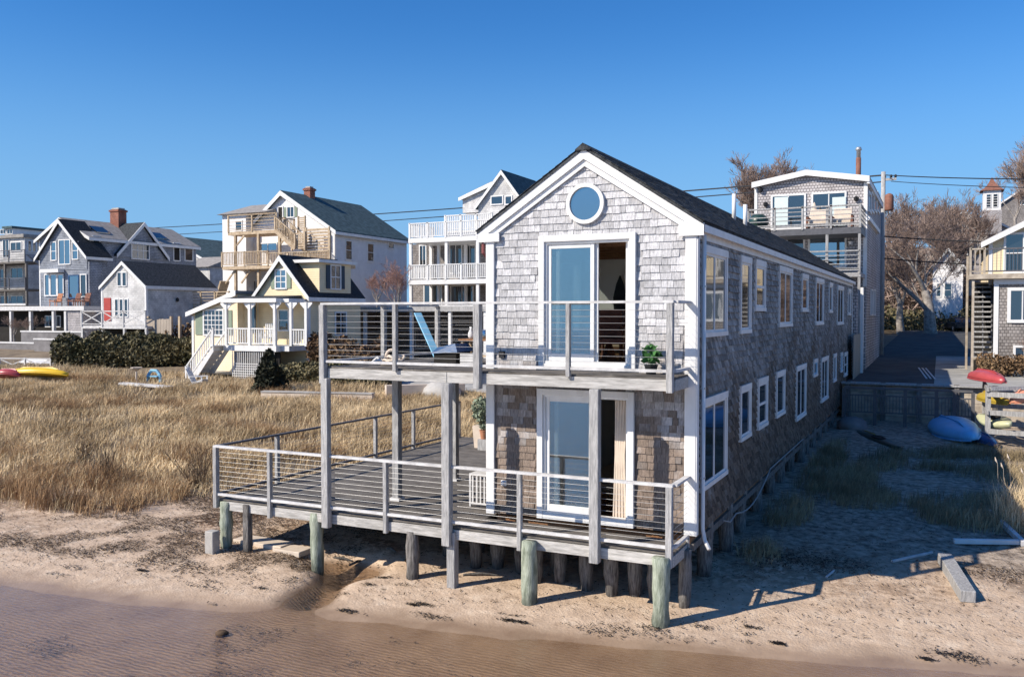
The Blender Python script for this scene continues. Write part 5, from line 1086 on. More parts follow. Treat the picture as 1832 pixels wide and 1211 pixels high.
pb = gpix(482, 706); bz = gz(pb.x, pb.y); t = thing('dark_evergreen', (pb.x, pb.y, bz), 'small dark conical evergreen standing in the dry grass before the cottage porch', 'shrub')
hh = FZ(482, 628, pb.y)-bz
V, F = leaves(3600, conefn(0, 0, 0, hh, 1.15), .10, 6, 2.8); o = npmesh('foliage', V, F, NEEDLE); o.parent = t; B().tube([(pb.x, pb.y, bz-.1), (pb.x, pb.y, bz+hh*.8)], [.06, .02], 6).obj('trunk', BARK, t)
# far wooded slope behind the thicket: one mass of twigs
def slopefn(r, n):
    x = r.uniform(-16, 34, n); y = r.uniform(100, 150, n); return np.stack([x, y, gh(x, y)+r.random(n)**.7*(4+4*fbm(x*.2, y*.2))], 1)
V, F = leaves(60000, slopefn, .16, 9, 12); o = npmesh('far_thicket', V, F, TWIG, 'stuff'); o['label'] = 'brown mass of bare brush covering the slope behind the driveway'
def basefn(r, n):
    x = r.uniform(-8, 12, n); y = 88+r.random(n)*14; return np.stack([x, y, DRZ(x, y)+r.random(n)**1.4*3.0*fbm(x*.5, y*.3)*1.6], 1)
V, F = leaves(9000, basefn, .22, 12); o = npmesh('roadside_brush', V, F, LEAF, 'stuff'); o['label'] = 'dark green and brown brush at the end of the driveway'
# ------------------------------------------------------------------ beach grass
def blades(name, pos, h, w, m, lean=.35, seed=3, drift=(.25, .1)):
    r = np.random.default_rng(seed); n = len(pos); x, y = pos[:, 0], pos[:, 1]; z = gh(x, y)-.03
    a = r.uniform(0, 2*np.pi, n); hh = h*r.uniform(.4, 1.15, n)*(.55+.95*fbm(x*.9+40, y*.9, 3)); ld = np.stack([np.cos(a)*lean+drift[0], np.sin(a)*lean+drift[1]], 1)*r.uniform(.4, 1.3, (n, 1))
    b_ = r.uniform(0, 2*np.pi, n); sx_, sy_ = np.cos(b_)*w/2, np.sin(b_)*w/2
    base = np.stack([x, y, z], 1); mid = base+np.stack([ld[:, 0]*hh*.35, ld[:, 1]*hh*.35, hh*.6], 1); tip = base+np.stack([ld[:, 0]*hh, ld[:, 1]*hh, hh*(1-.25*np.hypot(ld[:, 0], ld[:, 1]))], 1)
    sd_ = np.stack([sx_, sy_, 0*sx_], 1)
    V = np.stack([base-sd_, base+sd_, mid+sd_*.75, mid-sd_*.75, tip+sd_*.15, tip-sd_*.15], 1).reshape(-1, 3)
    i = np.arange(n)[:, None]*6; F = np.concatenate([i+np.array([[0, 1, 2, 3]]), i+np.array([[3, 2, 4, 5]])], 0); return npmesh(name, V, F, m, 'stuff')
def scatter(n, x0, x1, y0, y1, mask, seed):
    r = np.random.default_rng(seed); P = np.stack([r.uniform(x0, x1, n), r.uniform(y0, y1, n)], 1); k = mask(P[:, 0], P[:, 1]) > r.random(n); return P[k]
def S_(x, y): return y-shore(x)
def inview(x, y):     # only what lies in front of the camera, with a margin to the sides
    dx, dy = x-CAM.x, y-CAM.y; f = dx*math.sin(YAW)+dy*math.cos(YAW); s = dx*math.cos(YAW)-dy*math.sin(YAW); return (f > 0) & (np.abs(s) < f*.75+2)
def field(x, y):
    s = S_(x, y); edge = 4.3+2.2*(fbm(x*.45, y*.45)-.45)*2+smooth(-11, -7.5, x)*2.6
    clear = (x > XL-.4) & (y < 9.8) | (x > -.5)
    m = smooth(0, .9, s-edge)*(y < 23.8+0*x)*(~clear)*(.16+1.4*smooth(.38, .58, fbm(x*.55+9, y*.55)))
    fr_ = (x < -22) & (y > 21.2+.0*x)
    return m*np.where(fr_, .25, 1)*inview(x, y)
P = scatter(620000, -52, 0, -2, 24, field, 4)
d = np.hypot(P[:, 0]-CAM.x, P[:, 1]-CAM.y)
near = P[d < 26]; fr = P[d >= 26]
o = blades('beach_grass', near, .42, .011, STRAW, .42, 5); o['label'] = 'dry straw-coloured beach grass covering the field behind the beach'
o = blades('beach_grass', fr, .46, .022, STRAW, .42, 6); o['label'] = 'dry straw-coloured beach grass further back towards the hedge'
def rust(x, y):
    s = S_(x, y); g_ = 0
    for cx, cy, rx, ry in ((-12.2, .3, 2.6, .9), (-10.8, 1.6, 1.3, .8), (-13.5, 1.6, 2.2, 1.2), (-16, -.6, 2.5, 1.2), (-9.2, 3.4, .7, .5), (-13.5, 5.2, 2, .7), (-20, 3, 3, 1.0), (-10.5, 7.5, 1.5, .5), (-16, 10, 3, .8), (-24, 14, 5, 1), (-12, 12.5, 2.5, .5), (-30, 12, 4, 1.2), (-20, 19.5, 5, .6), (-35, 19, 4, .8)): g_ = np.maximum(g_, np.clip(1.4-((x-cx)/rx)**2-((y-cy)/ry)**2, 0, 1))
    return g_*smooth(3.0, 3.9, s+(fbm(x*2, y*2)-.5)*1.6)*(.12+1.2*smooth(.38, .6, fbm(x*1.1+5, y*1.5)))
P = scatter(420000, -42, -8, -2, 21, rust, 8); o = blades('rusty_grass', P, .62, .012, STRAWR, .5, 9); o['label'] = 'taller rusty brown grass clumps along the sand edge at the left'
def rightg(x, y):
    g_ = 0
    for cx, cy, rx, ry in ((5.0, 10.5, .9, 2.2), (5.7, 8.6, .9, 1.1), (4.4, 6.5, .5, 1.2), (8.3, 8.2, 1.3, 1.5), (9.6, 8.6, 1.4, 1.7), (9.8, 13, 1.6, 1.4), (7.3, 13.5, .7, .4), (6, 14, .6, 1.5), (4.5, 14, .4, 3), (4.4, 3.0, .35, .7), (8.2, 16, 2, .7)): g_ = np.maximum(g_, np.clip(1.2-((x-cx)/rx/1.15)**2-((y-cy)/ry/1.15)**2, 0, 1))
    return g_*(.3+1.2*smooth(.4, .6, fbm(x*1.2, y*1.2)))
P = scatter(150000, 3.9, 12, 1, 20, rightg, 10); o = blades('low_grass', P, .38, .011, OLIVE, .5, 11); o['label'] = 'low olive and brown grass in the shade right of the pier house'
P = scatter(6500, 8.3, 10.5, 6.6, 9, lambda x, y: np.clip(1.3-((x-9.4)/.8)**2-((y-7.6)/.9)**2, 0, 1), 12); o = blades('tall_straw_grass', P, .85, .012, STRAW, .55, 13); o['label'] = 'tall sunlit straw grass clump with fluffy seed heads at the right edge'
sh = B(); R_ = random.Random(5)
for i in range(9):
    x, y = 9.3+R_.uniform(-.6, .5), 7.9+R_.uniform(-.6, .8); z = gz(x, y); h = R_.uniform(.9, 1.2); sh.tube([(x, y, z), (x-.05, y, z+h), (x-.08, y, z+h+.06), (x-.1, y, z+h+.14)], [.003, .003, .022, .006], 5)
t = sh.obj('seed_heads', CREAMP, kind='stuff'); t['label'] = 'pale fluffy seed heads on stalks over the straw clump'
# darker branching shrubs in the grass
def shrub_mesh(seed, n=22, h=1.0):
    R = random.Random(seed); a = B(); c = B()
    for i in range(n):
        an = R.uniform(0, 6.28); ln = R.uniform(.1, .75); d = Vector((math.cos(an)*ln, math.sin(an)*ln, 1)).normalized(); p = Vector((R.uniform(-.12, .12), R.uniform(-.12, .12), -.05)); L = h*R.uniform(.5, 1.1); pts = [p]
        for j in range(4): d = (d+Vector((R.uniform(-.2, .2), R.uniform(-.2, .2), .05))).normalized(); pts.append(pts[-1]+d*L/4)
        a.tube(pts, [.012, .010, .008, .006, .004], 4, caps=False)
        for j in range(9):
            q = pts[R.randint(1, 4)]; e_ = (d+Vector((R.uniform(-1, 1), R.uniform(-1, 1), R.uniform(-.1, .8)))*.8).normalized(); c.tube([q, q+e_*R.uniform(.08, .3)], [.006, .003], 3, caps=False)
    m1 = a.mesh('trunk'); m1.materials.append(DEADS); m2 = c.mesh('crown'); m2.materials.append(DEADS); return m1, m2
for k, (x, y, s_) in enumerate(((-9.9, 2.6, .50), (-12.4, 1.9, .42), (-15.5, 3.6, .42))):
    place_tree(shrub_mesh(k+3, 34-8*k), (x, y, gz(x, y)-.05), ['bushy dark dead shrub in the dry grass nearest the deck', 'small dead shrub with few stems left of the larger dead shrub', 'dead shrub farthest left in the dry grass'][k], rz=k, sc=s_*2.1, twm=DEADS, cat='shrub', name='dead_shrub')
# ------------------------------------------------------------------ seaweed and flotsam
def debris(name, pts, sz, m, label, seed):
    r = np.random.default_rng(seed); n = len(pts); c = np.stack([pts[:, 0], pts[:, 1], gh(pts[:, 0], pts[:, 1])+.012], 1)
    a = r.uniform(0, 2*np.pi, n); L = sz*r.uniform(.4, 1.6, n); u = np.stack([np.cos(a)*L, np.sin(a)*L, r.uniform(-.15, .35, n)*L], 1); v = np.stack([-np.sin(a)*L*.22, np.cos(a)*L*.22, r.uniform(-.1, .1, n)*L], 1)
    c[:, 2] += r.uniform(0, .02, n)
    V = np.stack([c-u, c+v, c+u, c-v], 1).reshape(-1, 3); o = npmesh(name, V, np.arange(4*n).reshape(-1, 4), m, 'stuff'); o['label'] = label; return o
def band(x, y):
    s = S_(x, y); f_ = fbm(x*1.3+3, y*1.3, 4)
    l = smooth(1.2, 1.8, s)*smooth(5.6, 3.6, s)*smooth(.40, .56, f_)*(x < -3)
    l2 = np.clip(1.3-((x+8.0)/2.8)**2-((y-1.3)/1.9)**2, 0, 1)*smooth(.3, .5, f_)*1.0
    l3 = np.clip(1-((x+4.6)/1.7)**2-((y+1.0)/.5)**2, 0, 1)*smooth(.35, .5, f_)
    l4 = np.clip(1-((x-5.2)/1.5)**2-((y-3.1)/.8)**2, 0, 1); l5 = np.clip(1-((x-8.8)/1.4)**2-((y-3.7)/.6)**2, 0, 1)*.8; l6 = np.clip(1-((x-4.5)/.8)**2-((y-4.0)/3)**2, 0, 1)*.5*smooth(.4, .6, f_)
    return np.maximum.reduce([l, l2, l3, l4, l5, l6, .06*smooth(.6, 1.2, s)])
P = scatter(420000, -15, 11, -4.2, 8, band, 14); debris('dry_seaweed', P, .030, WRACK, 'dark dry seaweed wrack strewn along the upper beach', 15)
# wet clumps in a line along the water's edge
def clumps(r, n):
    out = []
    for i in range(46):
        x = r.uniform(-7.5, 9); cx, cy = x, shore(x)+(.62+.25*r.normal() if x > 0 else 1.1+.4*r.normal()); k = int(r.integers(6, 150)); L = r.uniform(.03, .16)
        out.append(np.stack([cx+r.normal(size=k)*L*1.6, cy+r.normal(size=k)*L*.5], 1))
    return np.concatenate(out)
P = clumps(np.random.default_rng(3), 0); P = P[S_(P[:, 0], P[:, 1]) > .18]; debris('wet_seaweed', P, .028, mat('wet_seaweed', (.02, .014, .01), .6, .3, 8, 0, .4, island=.4), 'small dark wet seaweed clumps in a line above the waterline', 16)
def uw(x, y): return smooth(.55, .66, fbm(x*.9+20, y*1.6, 4))*(S_(x, y) < -.4)*smooth(3, -5, x)*.7
P = scatter(70000, -9, 6, -8, -2, uw, 17); debris('submerged_weed', P, .028, mat('submerged_weed', (.035, .03, .03), .8, .3, 5, 0), 'dark weed patches on the bottom under the shallow water', 18)
# ------------------------------------------------------------------ bulkhead and gate fence at the right
bh = thing('timber_bulkhead', (6.5, 23.4, -.8), 'dark timber retaining wall holding the driveway above the beach hollow', 'retaining wall')
for k in range(6): B().box(3.95, 12, 23.45, 23.55, -1+k*.31, -.70+k*.31).obj('plank', OLDTAN, bh)
for x in np.arange(4.1, 12, 1.3): B().box(x, x+.18, 23.25, 23.449, -1.2, .95).obj('post', PILE, bh)
B().box(3.95, 12, 23.2, 23.74, .862, .93).obj('cap', POSTW, bh)
bf = thing('baluster_fence', (6, 21.6, -.8), 'dark low fence with vertical balusters in front of the bulkhead', 'fence')
zF = FZ(1640, 697, 21.6)
B().bar((4.2, 21.6, zF), (8.6, 21.6, zF), .12, .08).obj('top_rail', DARKR, bf); B().bar((4.2, 21.6, zF-.28), (8.6, 21.6, zF-.28), .04, .05).obj('mid_rail', DARKR, bf); B().bar((4.2, 21.6, zF-.92), (8.6, 21.6, zF-.92), .04, .05).obj('bottom_rail', DARKR, bf)
for x in (4.2, 5.3, 6.35, 7.4, 8.0, 8.6): B().box(x-.06, x+.06, 21.55, 21.67, -.9, zF-.04).obj('post', DARKR, bf)
for i in range(40): B().box(4.27+i*.11, 4.295+i*.11, 21.59, 21.615, zF-.9, zF-.3).obj('baluster', DARKR, bf)
# boat rack
rk = thing('boat_rack', (9.4, 19.5, -.8), 'grey timber rack holding small boats and kayaks at the right edge', 'rack')
for x, y in ((8.95, 18.6), (10.6, 18.2), (8.95, 21.0), (10.6, 20.8)): B().box(x-.08, x+.08, y-.08, y+.08, -1, 1.15).obj('post', POSTW, rk)
for z in (-.2, .42, 1.02):
    B().bar((8.9, 18.5, z), (10.9, 18.1, z), .08, .16).obj('crossbar', POSTW, rk); B().bar((8.9, 21.1, z), (10.9, 20.8, z), .08, .16).obj('crossbar', POSTW, rk)
B().bar((8.93, 18.4, 1.18), (8.93, 21.3, 1.18), .09, .14).obj('side_beam', POSTW, rk); B().bar((8.93, 18.4, .42), (8.93, 21.3, .30), .07, .14).obj('side_beam', POSTW, rk)
B().bar((9.0, 18.45, 1.2), (13, 20.5, 1.35), .12, .12).obj('side_beam', POSTW, rk)
def hull(c, L, Wd, H, yaw, m, pitch=0, roll=0, up=False, transom=.0, cockpit=None, deckm=None):
    """lofted hull: sections along its length; up=True lies keel up. returns root-less B"""
    n, k = 15, 10; vs = []; b_ = B()
    for i in range(n):
        t = i/(n-1); w_ = math.sin(math.pi*min(1, t*(1-transom*.45)+.02)**.8)**.62 if transom else math.sin(math.pi*(.015+.97*t))**.6
        sheer = .12*(2*t-1)**2
        for j in range(k):
            a = math.pi*j/(k-1); vs.append(((t-.5)*L, math.cos(a)*Wd/2*w_, -math.sin(a)**.8*H*(.35+.65*w_)+H*sheer))
    fs = [(i*k+j, i*k+j+1, (i+1)*k+j+1, (i+1)*k+j) for i in range(n-1) for j in range(k-1)]+[tuple(range(k-1, -1, -1)), tuple((n-1)*k+j for j in range(k))]
    if deckm is not False: 
        base = len(vs); 
        for i in range(n):
            a, z_ = vs[i*k], vs[i*k+k-1]; vs.append(((a[0]), 0, a[2]+H*.22*math.sin(math.pi*i/(n-1)) if not up else a[2]+.01))
        fs += [(i*k, (i+1)*k, base+i+1, base+i) for i in range(n-1)]+[(base+i, base+i+1, (i+1)*k+k-1, i*k+k-1) for i in range(n-1)]
    M = Matrix.Translation(Vector(c)) @ Matrix.Rotation(yaw, 4, 'Z') @ Matrix.Rotation(pitch, 4, 'Y') @ Matrix.Rotation(roll+(math.pi if up else 0), 4, 'X')
    b_.add([M @ Vector(v) for v in vs], fs); return b_, M
def boat(name, label, cat, c, L, Wd, H, yaw, m, extra=None, group=None, **k):
    t = thing(name, c, label, cat, group); b_, M = hull(c, L, Wd, H, yaw, m, **k); h = b_.obj('hull', m, t, smooth=True)
    up = k.get('up'); 
    if up:
        B().add([M @ Vector(v) for v in [(-L*.22, -.015, -H-.03), (L*.24, -.015, -H-.03), (L*.24, .015, -H-.03), (-L*.22, .015, -H-.03), (-L*.30, -.02, -H*.8), (L*.34, -.02, -H*.8), (L*.34, .02, -H*.8), (-L*.30, .02, -H*.8)]], [(0,1,2,3),(4,7,6,5),(0,4,5,1),(1,5,6,2),(2,6,7,3),(3,7,4,0)]).obj('keel', m, t)
        for s_ in (-1, 1):
            B().tube([M @ Vector(((i/14-.5)*L, s_*Wd/2*(math.sin(math.pi*(.015+.97*i/14))**.6), H*.12*(2*i/14-1)**2)) for i in range(15)], .025, 5).obj('gunwale', m, t)
    else:
        cp = B(); cp.tube([M @ Vector((L*.02+math.cos(a)*L*.11, math.sin(a)*Wd*.27, H*.24)) for a in [2*math.pi*j/16 for j in range(17)]], .022, 5).obj('cockpit_rim', BLACK, t)
        B().add([M @ Vector((L*.02+math.cos(2*math.pi*j/16)*L*.105, math.sin(2*math.pi*j/16)*Wd*.25, H*.235)) for j in range(16)], [tuple(range(16))]).obj('cockpit', DARK, t)
    if extra: extra(t, M)
    return t
boat('dinghy', 'light blue dinghy lying keel up on the shaded sand beside the boat rack', 'boat', (7.95, 20.2, -.42), 4.4, 1.35, .42, -1.30, BLUEB, up=True, roll=.30)
def trimk(t, M): B().tube([M @ Vector((-1.3+i*.26, .02*(i % 2), .10)) for i in range(5)], .02, 5).obj('strap', OLIVEK, t)
boat('kayak', 'dark green kayak lying on the shaded sand near the baluster fence', 'kayak', (5.6, 18.3, -.62), 4.4, .62, .22, -1.18, GREENK, trimk)
boat('kayak', 'red kayak stored keel up on top of the boat rack', 'kayak', (8.95, 20.2, 1.42), 2.9, .75, .30, -1.25, REDK, up=True, roll=.1)
boat('kayak', 'olive yellow kayak on the middle shelf of the boat rack', 'kayak', (9.15, 19.9, .72), 2.5, .62, .26, -1.25, OLIVEK, up=True, roll=.2)
boat('kayak', 'cream and yellow kayak on the lowest shelf of the boat rack', 'kayak', (9.15, 19.3, .12), 2.5, .7, .3, -1.25, CREAMK, roll=.3)
boat('kayak', 'peach orange kayak end sticking out of the rack at the right edge', 'kayak', (10.15, 19.3, .80), 2.0, .8, .4, -2.1, ORANGEK, up=True)
boat('kayak', 'blue covered boat tucked between the dinghy and the rack', 'boat', (8.75, 18.9, -.55), 2.2, .6, .25, -1.2, TARP, up=True)
KP = gpix(64, 684); KQ = gpix(12, 686)
boat('kayak', 'bright yellow and red kayak resting on its side at the left edge of the field', 'kayak', (KP.x, KP.y, gz(KP.x, KP.y)+.42), 3.9, .95, .42, .32, YELK, up=True, roll=-.35)
t = boat('kayak', 'red kayak end beside the bright yellow kayak', 'kayak', (KQ.x, KQ.y, gz(KQ.x, KQ.y)+.42), 1.6, .8, .4, .32, REDK, up=True, roll=-.35)
boat('dinghy', 'white upturned dinghy behind the cross-braced fence at the left edge', 'boat', (-49.0, 26.0, -.05), 3.8, 1.4, .55, .2, WHITE, up=True)
xf = thing('crossed_fence', (-49, 24.6, -.4), 'low white fence with crossed braces at the left edge beyond the kayak', 'fence'); balus(xf, (-54, 23.2), (-46.3, 25.2), -.3, .95, WHITE_OLD, style='x', post=2.0)
V, F = leaves(2600, hedgefn(9.0, 29.9, 11.2, 30.1, .9, .9, 4, 0), .07, 21); V[:, 2] = V[:, 2]-gh(V[:, 0], V[:, 1])+DRZ(0, 30); o = npmesh('dry_shrub', V, F, LEAFR); tag(o, 'dry brown and green shrub at the foot of the outdoor stairs', 'shrub')
# rocks by the fence
def rock(label, x, y, r, z=None, m=None, name='boulder', cat='rock'):
    z = gz(x, y) if z is None else z; bm = bmesh.new(); bmesh.ops.create_icosphere(bm, subdivisions=3, radius=r)
    for v in bm.verts: v.co *= 1+.25*(float(fbm(np.array([v.co.x*2/r+x]), np.array([v.co.y*2/r+v.co.z*3/r]))[0])-.45)*2; v.co.z *= .62
    me = bpy.data.meshes.new(name); bm.to_mesh(me); bm.free(); me.materials.append(m or STONEG); me.shade_smooth(); o = bpy.data.objects.new(name, me); C.objects.link(o); o.location = (x, y, z+r*.2); return tag(o, label, cat)
rock('grey boulder at the foot of the pier house beside the dark kayak', 4.6, 20.6, .55)
rk1 = gpix(790, 712); rock('large pale boulder behind the ground-floor deck posts', rk1.x, rk1.y, .95, m=CONC)
# ------------------------------------------------------------------ shaded porch seen beyond the upper deck
Y0 = 33.0
po = thing('open_carport', (-16, Y0, 0), 'low dark open-fronted carport with white posts beyond the upper deck', 'carport')
x0, x1 = FX(580, Y0), FX(905, Y0); zt = FZ(700, 549, Y0)
B().box(x0, x1, Y0-.3, Y0+6, zt-.3, zt).obj('roof', POSTW, po); B().box(x0, x1, Y0+5.8, Y0+6, -.5, zt-.31).obj('back_wall', SHFAR, po); B().box(x0, x0+.15, Y0+1, Y0+5.79, -.5, zt-.31).obj('side_wall', SHFAR, po)
for px in (584, 621, 655, 690, 738, 807, 870): x = FX(px, Y0); B().box(x-.09, x+.09, Y0-.2, Y0, -.6, zt-.3).obj('post', WHITE, po)
window(po, 'F', Y0+5.75, FX(600, Y0+5.8), FX(612, Y0+5.8), .4, 2.6, cols=1, rows=1, glass=GLASSB)
window(po, 'F', Y0+5.75, FX(745, Y0+5.8), FX(780, Y0+5.8), 1.3, 2.6, cols=2, rows=1)
# parked car, low seawall and drive by the cottage
def car(name, label, x, y, z, yaw, m, sc=1):
    t = thing(name, (x, y, z), label, 'car'); L, Wd = 4.2*sc, 1.7*sc
    M = Matrix.Translation((x, y, z)) @ Matrix.Rotation(yaw, 4, 'Z')
    def T(b_): b_.v = [tuple(M @ Vector(v)) for v in b_.v]; return b_
    T(B().prism([(-L/2, .3), (L/2, .3), (L/2, .62), (L*.46, .80), (L*.2, .88), (-L*.44, .92), (-L/2, .7)], 1, -Wd/2, Wd/2)).obj('body', m, t, bevel=.05)
    T(B().prism([(-L*.42, .90), (L*.19, .88), (L*.05, 1.38), (-L*.30, 1.40)], 1, -Wd/2+.1, Wd/2-.1)).obj('cabin', GLASSD, t, bevel=.04)
    T(B().prism([(-L*.31, 1.405), (L*.05, 1.385), (L*.04, 1.43), (-L*.29, 1.45)], 1, -Wd/2+.12, Wd/2-.12)).obj('roof_panel', m, t)
    for a in (-.31, .31):
        for s_ in (-1, 1):
            w_ = T(B().tube([(a*L, s_*(Wd/2-.18), .31), (a*L, s_*(Wd/2+.01), .31)], .31, 14)).obj('wheel', BLACK, t); T(B().tube([(a*L, s_*(Wd/2+.005), .31), (a*L, s_*(Wd/2+.02), .31)], .18, 10)).obj('rim', ALU, w_)
    for s_ in (-.55, .55): T(B().box(L/2-.02, L/2+.01, s_-.15, s_+.15, .6, .72)).obj('headlight', ALU, t)
    return t
p = at(1712, 578, 1, 88); car('parked_car', 'dark parked car half hidden beside the white house foundation', p.x, 88, gz(p.x, 88) if False else DRZ(0, 88), 1.9, BLACK)
sw_ = thing('low_seawall', (-20, 22.6, -.7), 'low white concrete seawall edging the dark drive behind the dry grass', 'wall')
a, b_ = gpix(470, 716), gpix(668, 722); B().bar((a.x, a.y, -.35), (b_.x, b_.y, -.35), .35, .55).obj('wall_body', CREAMP, sw_)
B().bar((a.x, a.y, -.06), (b_.x, b_.y, -.06), .42, .05).obj('coping', CONC, sw_)
c1, c2 = gpix(690, 716), gpix(830, 708); sw2 = thing('low_seawall', (c1.x, c1.y, -.7), 'tan concrete wall and slab behind the tall deck posts beside the pale boulder', 'wall'); B().bar((c1.x, c1.y, -.15), (c2.x, c2.y, -.15), .5, .8).obj('wall_body', CREAMP, sw2)
grid('side_drive', np.linspace(-33, -3, 60), np.linspace(24.0, 33.5, 20), lambda X, Y: gh(X, Y)+.16, ASPH)
# garden things by the cottage
def adirondack(x, y, z, yaw, label, m=WHITE):
    t = thing('adirondack_chair', (x, y, z), label, 'chair'); M = Matrix.Translation((x, y, z)) @ Matrix.Rotation(yaw, 4, 'Z')
    def T(b): b.v = [tuple(M @ Vector(v)) for v in b.v]; return b
    T(B().prism([(-.35, .38), (.3, .22), (.3, .25), (-.35, .42)], 0, -.28, .28)).obj('seat', m, t)
    for i in range(5): T(B().prism([(.22, .24), (.25, .24), (.62, 1.0+.08*(2-abs(i-2))), (.58, 1.0+.08*(2-abs(i-2)))], 0, -.28+i*.115, -.18+i*.115)).obj('back_slat', m, t)
    for s_ in (-.36, .27):
        T(B().box(s_, s_+.1, -.4, .35, .56, .59)).obj('armrest', m, t); T(B().box(s_+.03, s_+.07, -.38, -.30, 0, .56)).obj('leg', m, t); T(B().prism([(-.3, .3), (.7, 0), (.8, 0), (-.3, .38)], 0, s_+.02, s_+.06)).obj('leg', m, t)
    return t
p = gpix(355, 692); adirondack(p.x, p.y, gz(p.x, p.y), 1.9, 'white slatted garden chair at the foot of the porch stairs')
p = gpix(276, 686); t = thing('plastic_bench', (p.x, p.y, gz(p.x, p.y)), 'small pale blue plastic stool at the foot of the hedge', 'stool'); z = gz(p.x, p.y)
B().tube([(p.x-.5, p.y, z), (p.x-.42, p.y, z+.5), (p.x-.2, p.y, z+.72), (p.x+.2, p.y, z+.72), (p.x+.42, p.y, z+.5), (p.x+.5, p.y, z)], .09, 6).obj('shell', BLUEP, t); B().box(p.x-.4, p.x+.4, p.y-.2, p.y+.2, z+.38, z+.44).obj('seat', BLUEP, t)
p = gpix(244, 684); t = thing('bird_bath', (p.x, p.y, gz(p.x, p.y)), 'pale bird bath on a thin pedestal in front of the hedge', 'bird bath'); B().lathe((p.x, p.y, gz(p.x, p.y)), [(.16, 0), (.06, .1), (.05, .62), (.3, .78), (.32, .84), (.05, .8)], 10).obj('basin', CREAMP, t)
a, b_ = gpix(218, 693), gpix(306, 700); t = B().bar((a.x, a.y, a.z+.22), (b_.x, b_.y, b_.z+.22), .5, .10).obj('white_plank', WHITE_OLD); tag(t, 'long white board lying at the top of the dry grass below the hedge', 'board')
t = thing('rocking_chair', (FX(478, 24.8), 24.8, pf), 'white rocking chair on the yellow cottage porch', 'chair'); x = FX(476, 24.8)
B().box(x-.3, x+.3, 24.6, 25.1, pf+.42, pf+.46).obj('seat', WHITE, t)
for i in range(5): B().box(x-.3+i*.13, x-.24+i*.13, 25.08, 25.12, pf+.46, pf+1.25).obj('back_slat', WHITE, t)
for s_ in (-.33, .29): B().tube([(x+s_, 24.4, pf+.14), (x+s_, 24.65, pf+.05), (x+s_, 24.95, pf+.03), (x+s_, 25.3, pf+.14)], .025, 5).obj('rocker', WHITE, t); B().box(x+s_-.02, x+s_+.03, 24.62, 24.67, pf+.06, pf+.7).obj('leg', WHITE, t); B().box(x+s_-.02, x+s_+.03, 25.05, 25.1, pf+.06, pf+.7).obj('leg', WHITE, t); B().box(x+s_-.03, x+s_+.05, 24.55, 25.1, pf+.7, pf+.73).obj('armrest', WHITE, t)
# ------------------------------------------------------------------ beach timbers and blocks
def beam(label, a, b_, w_, h_, m, name='driftwood_beam', cat='driftwood', dz=0):
    A = gpix(*a); D = gpix(*b_); o = B().bar((A.x, A.y, gz(A.x, A.y)+h_/2+dz), (D.x, D.y, gz(D.x, D.y)+h_/2+dz), w_, h_).obj(name, m, bevel=.01); return tag(o, label, cat)
beam('grey squared driftwood timber half buried in the sunlit sand at the right', (1690, 1008), (1732, 1078), .24, .20, POSTW)
beam('thinner grey log lying against the squared driftwood timber', (1683, 1004), (1716, 1050), .13, .10, PILE)
beam('long white painted board at the edge of the shade beside the straw grass', (1706, 972), (1842, 974), .10, .10, WHITE, 'painted_board', 'board')
beam('bleached thick stick leaning out of the straw clump at the right edge', (1772, 920), (1832, 978), .10, .12, RAILW, 'driftwood_stick', 'driftwood')
beam('short white stick on the sand by the shadow edge', (1596, 1006), (1668, 990), .05, .05, RAILW, 'driftwood_stick', 'driftwood')
beam('thin pale stick near the foot of the corner piles', (1478, 1034), (1492, 1022), .04, .04, RAILW, 'driftwood_stick', 'driftwood')
for k, q in enumerate(((452, 968), (492, 975), (524, 985))):
    A = gpix(*q); z = gz(A.x, A.y); o = B().box(A.x-.34, A.x+.34, A.y-.22, A.y+.22, z-.05, z+.06).obj('paving_slab', CREAMP, bevel=.01); o.rotation_euler = (0, 0, 0); tag(o, ['leftmost pale slab on the sand under the left deck corner', 'middle pale slab on the sand between the two left piles', 'rightmost pale slab on the sand next to the green pile'][k], 'slab')
A = gpix(380, 988); o = B().box(A.x-.11, A.x+.11, A.y-.1, A.y+.1, A.z-.1, A.z+.44).obj('concrete_block', CONC, bevel=.012); tag(o, 'upright grey concrete block left of the corner pile', 'block')
R_ = random.Random(9)
for k, (q, r) in enumerate((((397, 1136), .10), ((730, 1003), .07))): A = gpix(*q); rock(['small dark weed-covered stone in the shallow water', 'small brown stone on the sand under the deck'][k], A.x, A.y, r, m=WRACK, name='stone', cat='stone')
for k in range(5):
    q = ((640, 1008), (860, 1030), (612, 1002), (700, 985), (430, 825))[k]; A = gpix(*q); a_ = R_.uniform(0, 3); L = R_.uniform(.15, .35); d = Vector((math.cos(a_), math.sin(a_), 0))*L
    o = B().tube([A-d+Vector((0, 0, .02)), A+Vector((0, 0, .05)), A+d+Vector((0, 0, .02))], [.02, .028, .015], 6).obj('drift_branch', PILE); tag(o, ['short dark branch by the tidal puddle', 'small dark branch in front of the deck piles', 'dark branch tip lying behind the green pile', 'brown branch on the sand deep under the deck', 'pale branch in the grass left of the deck'][k], 'branch')
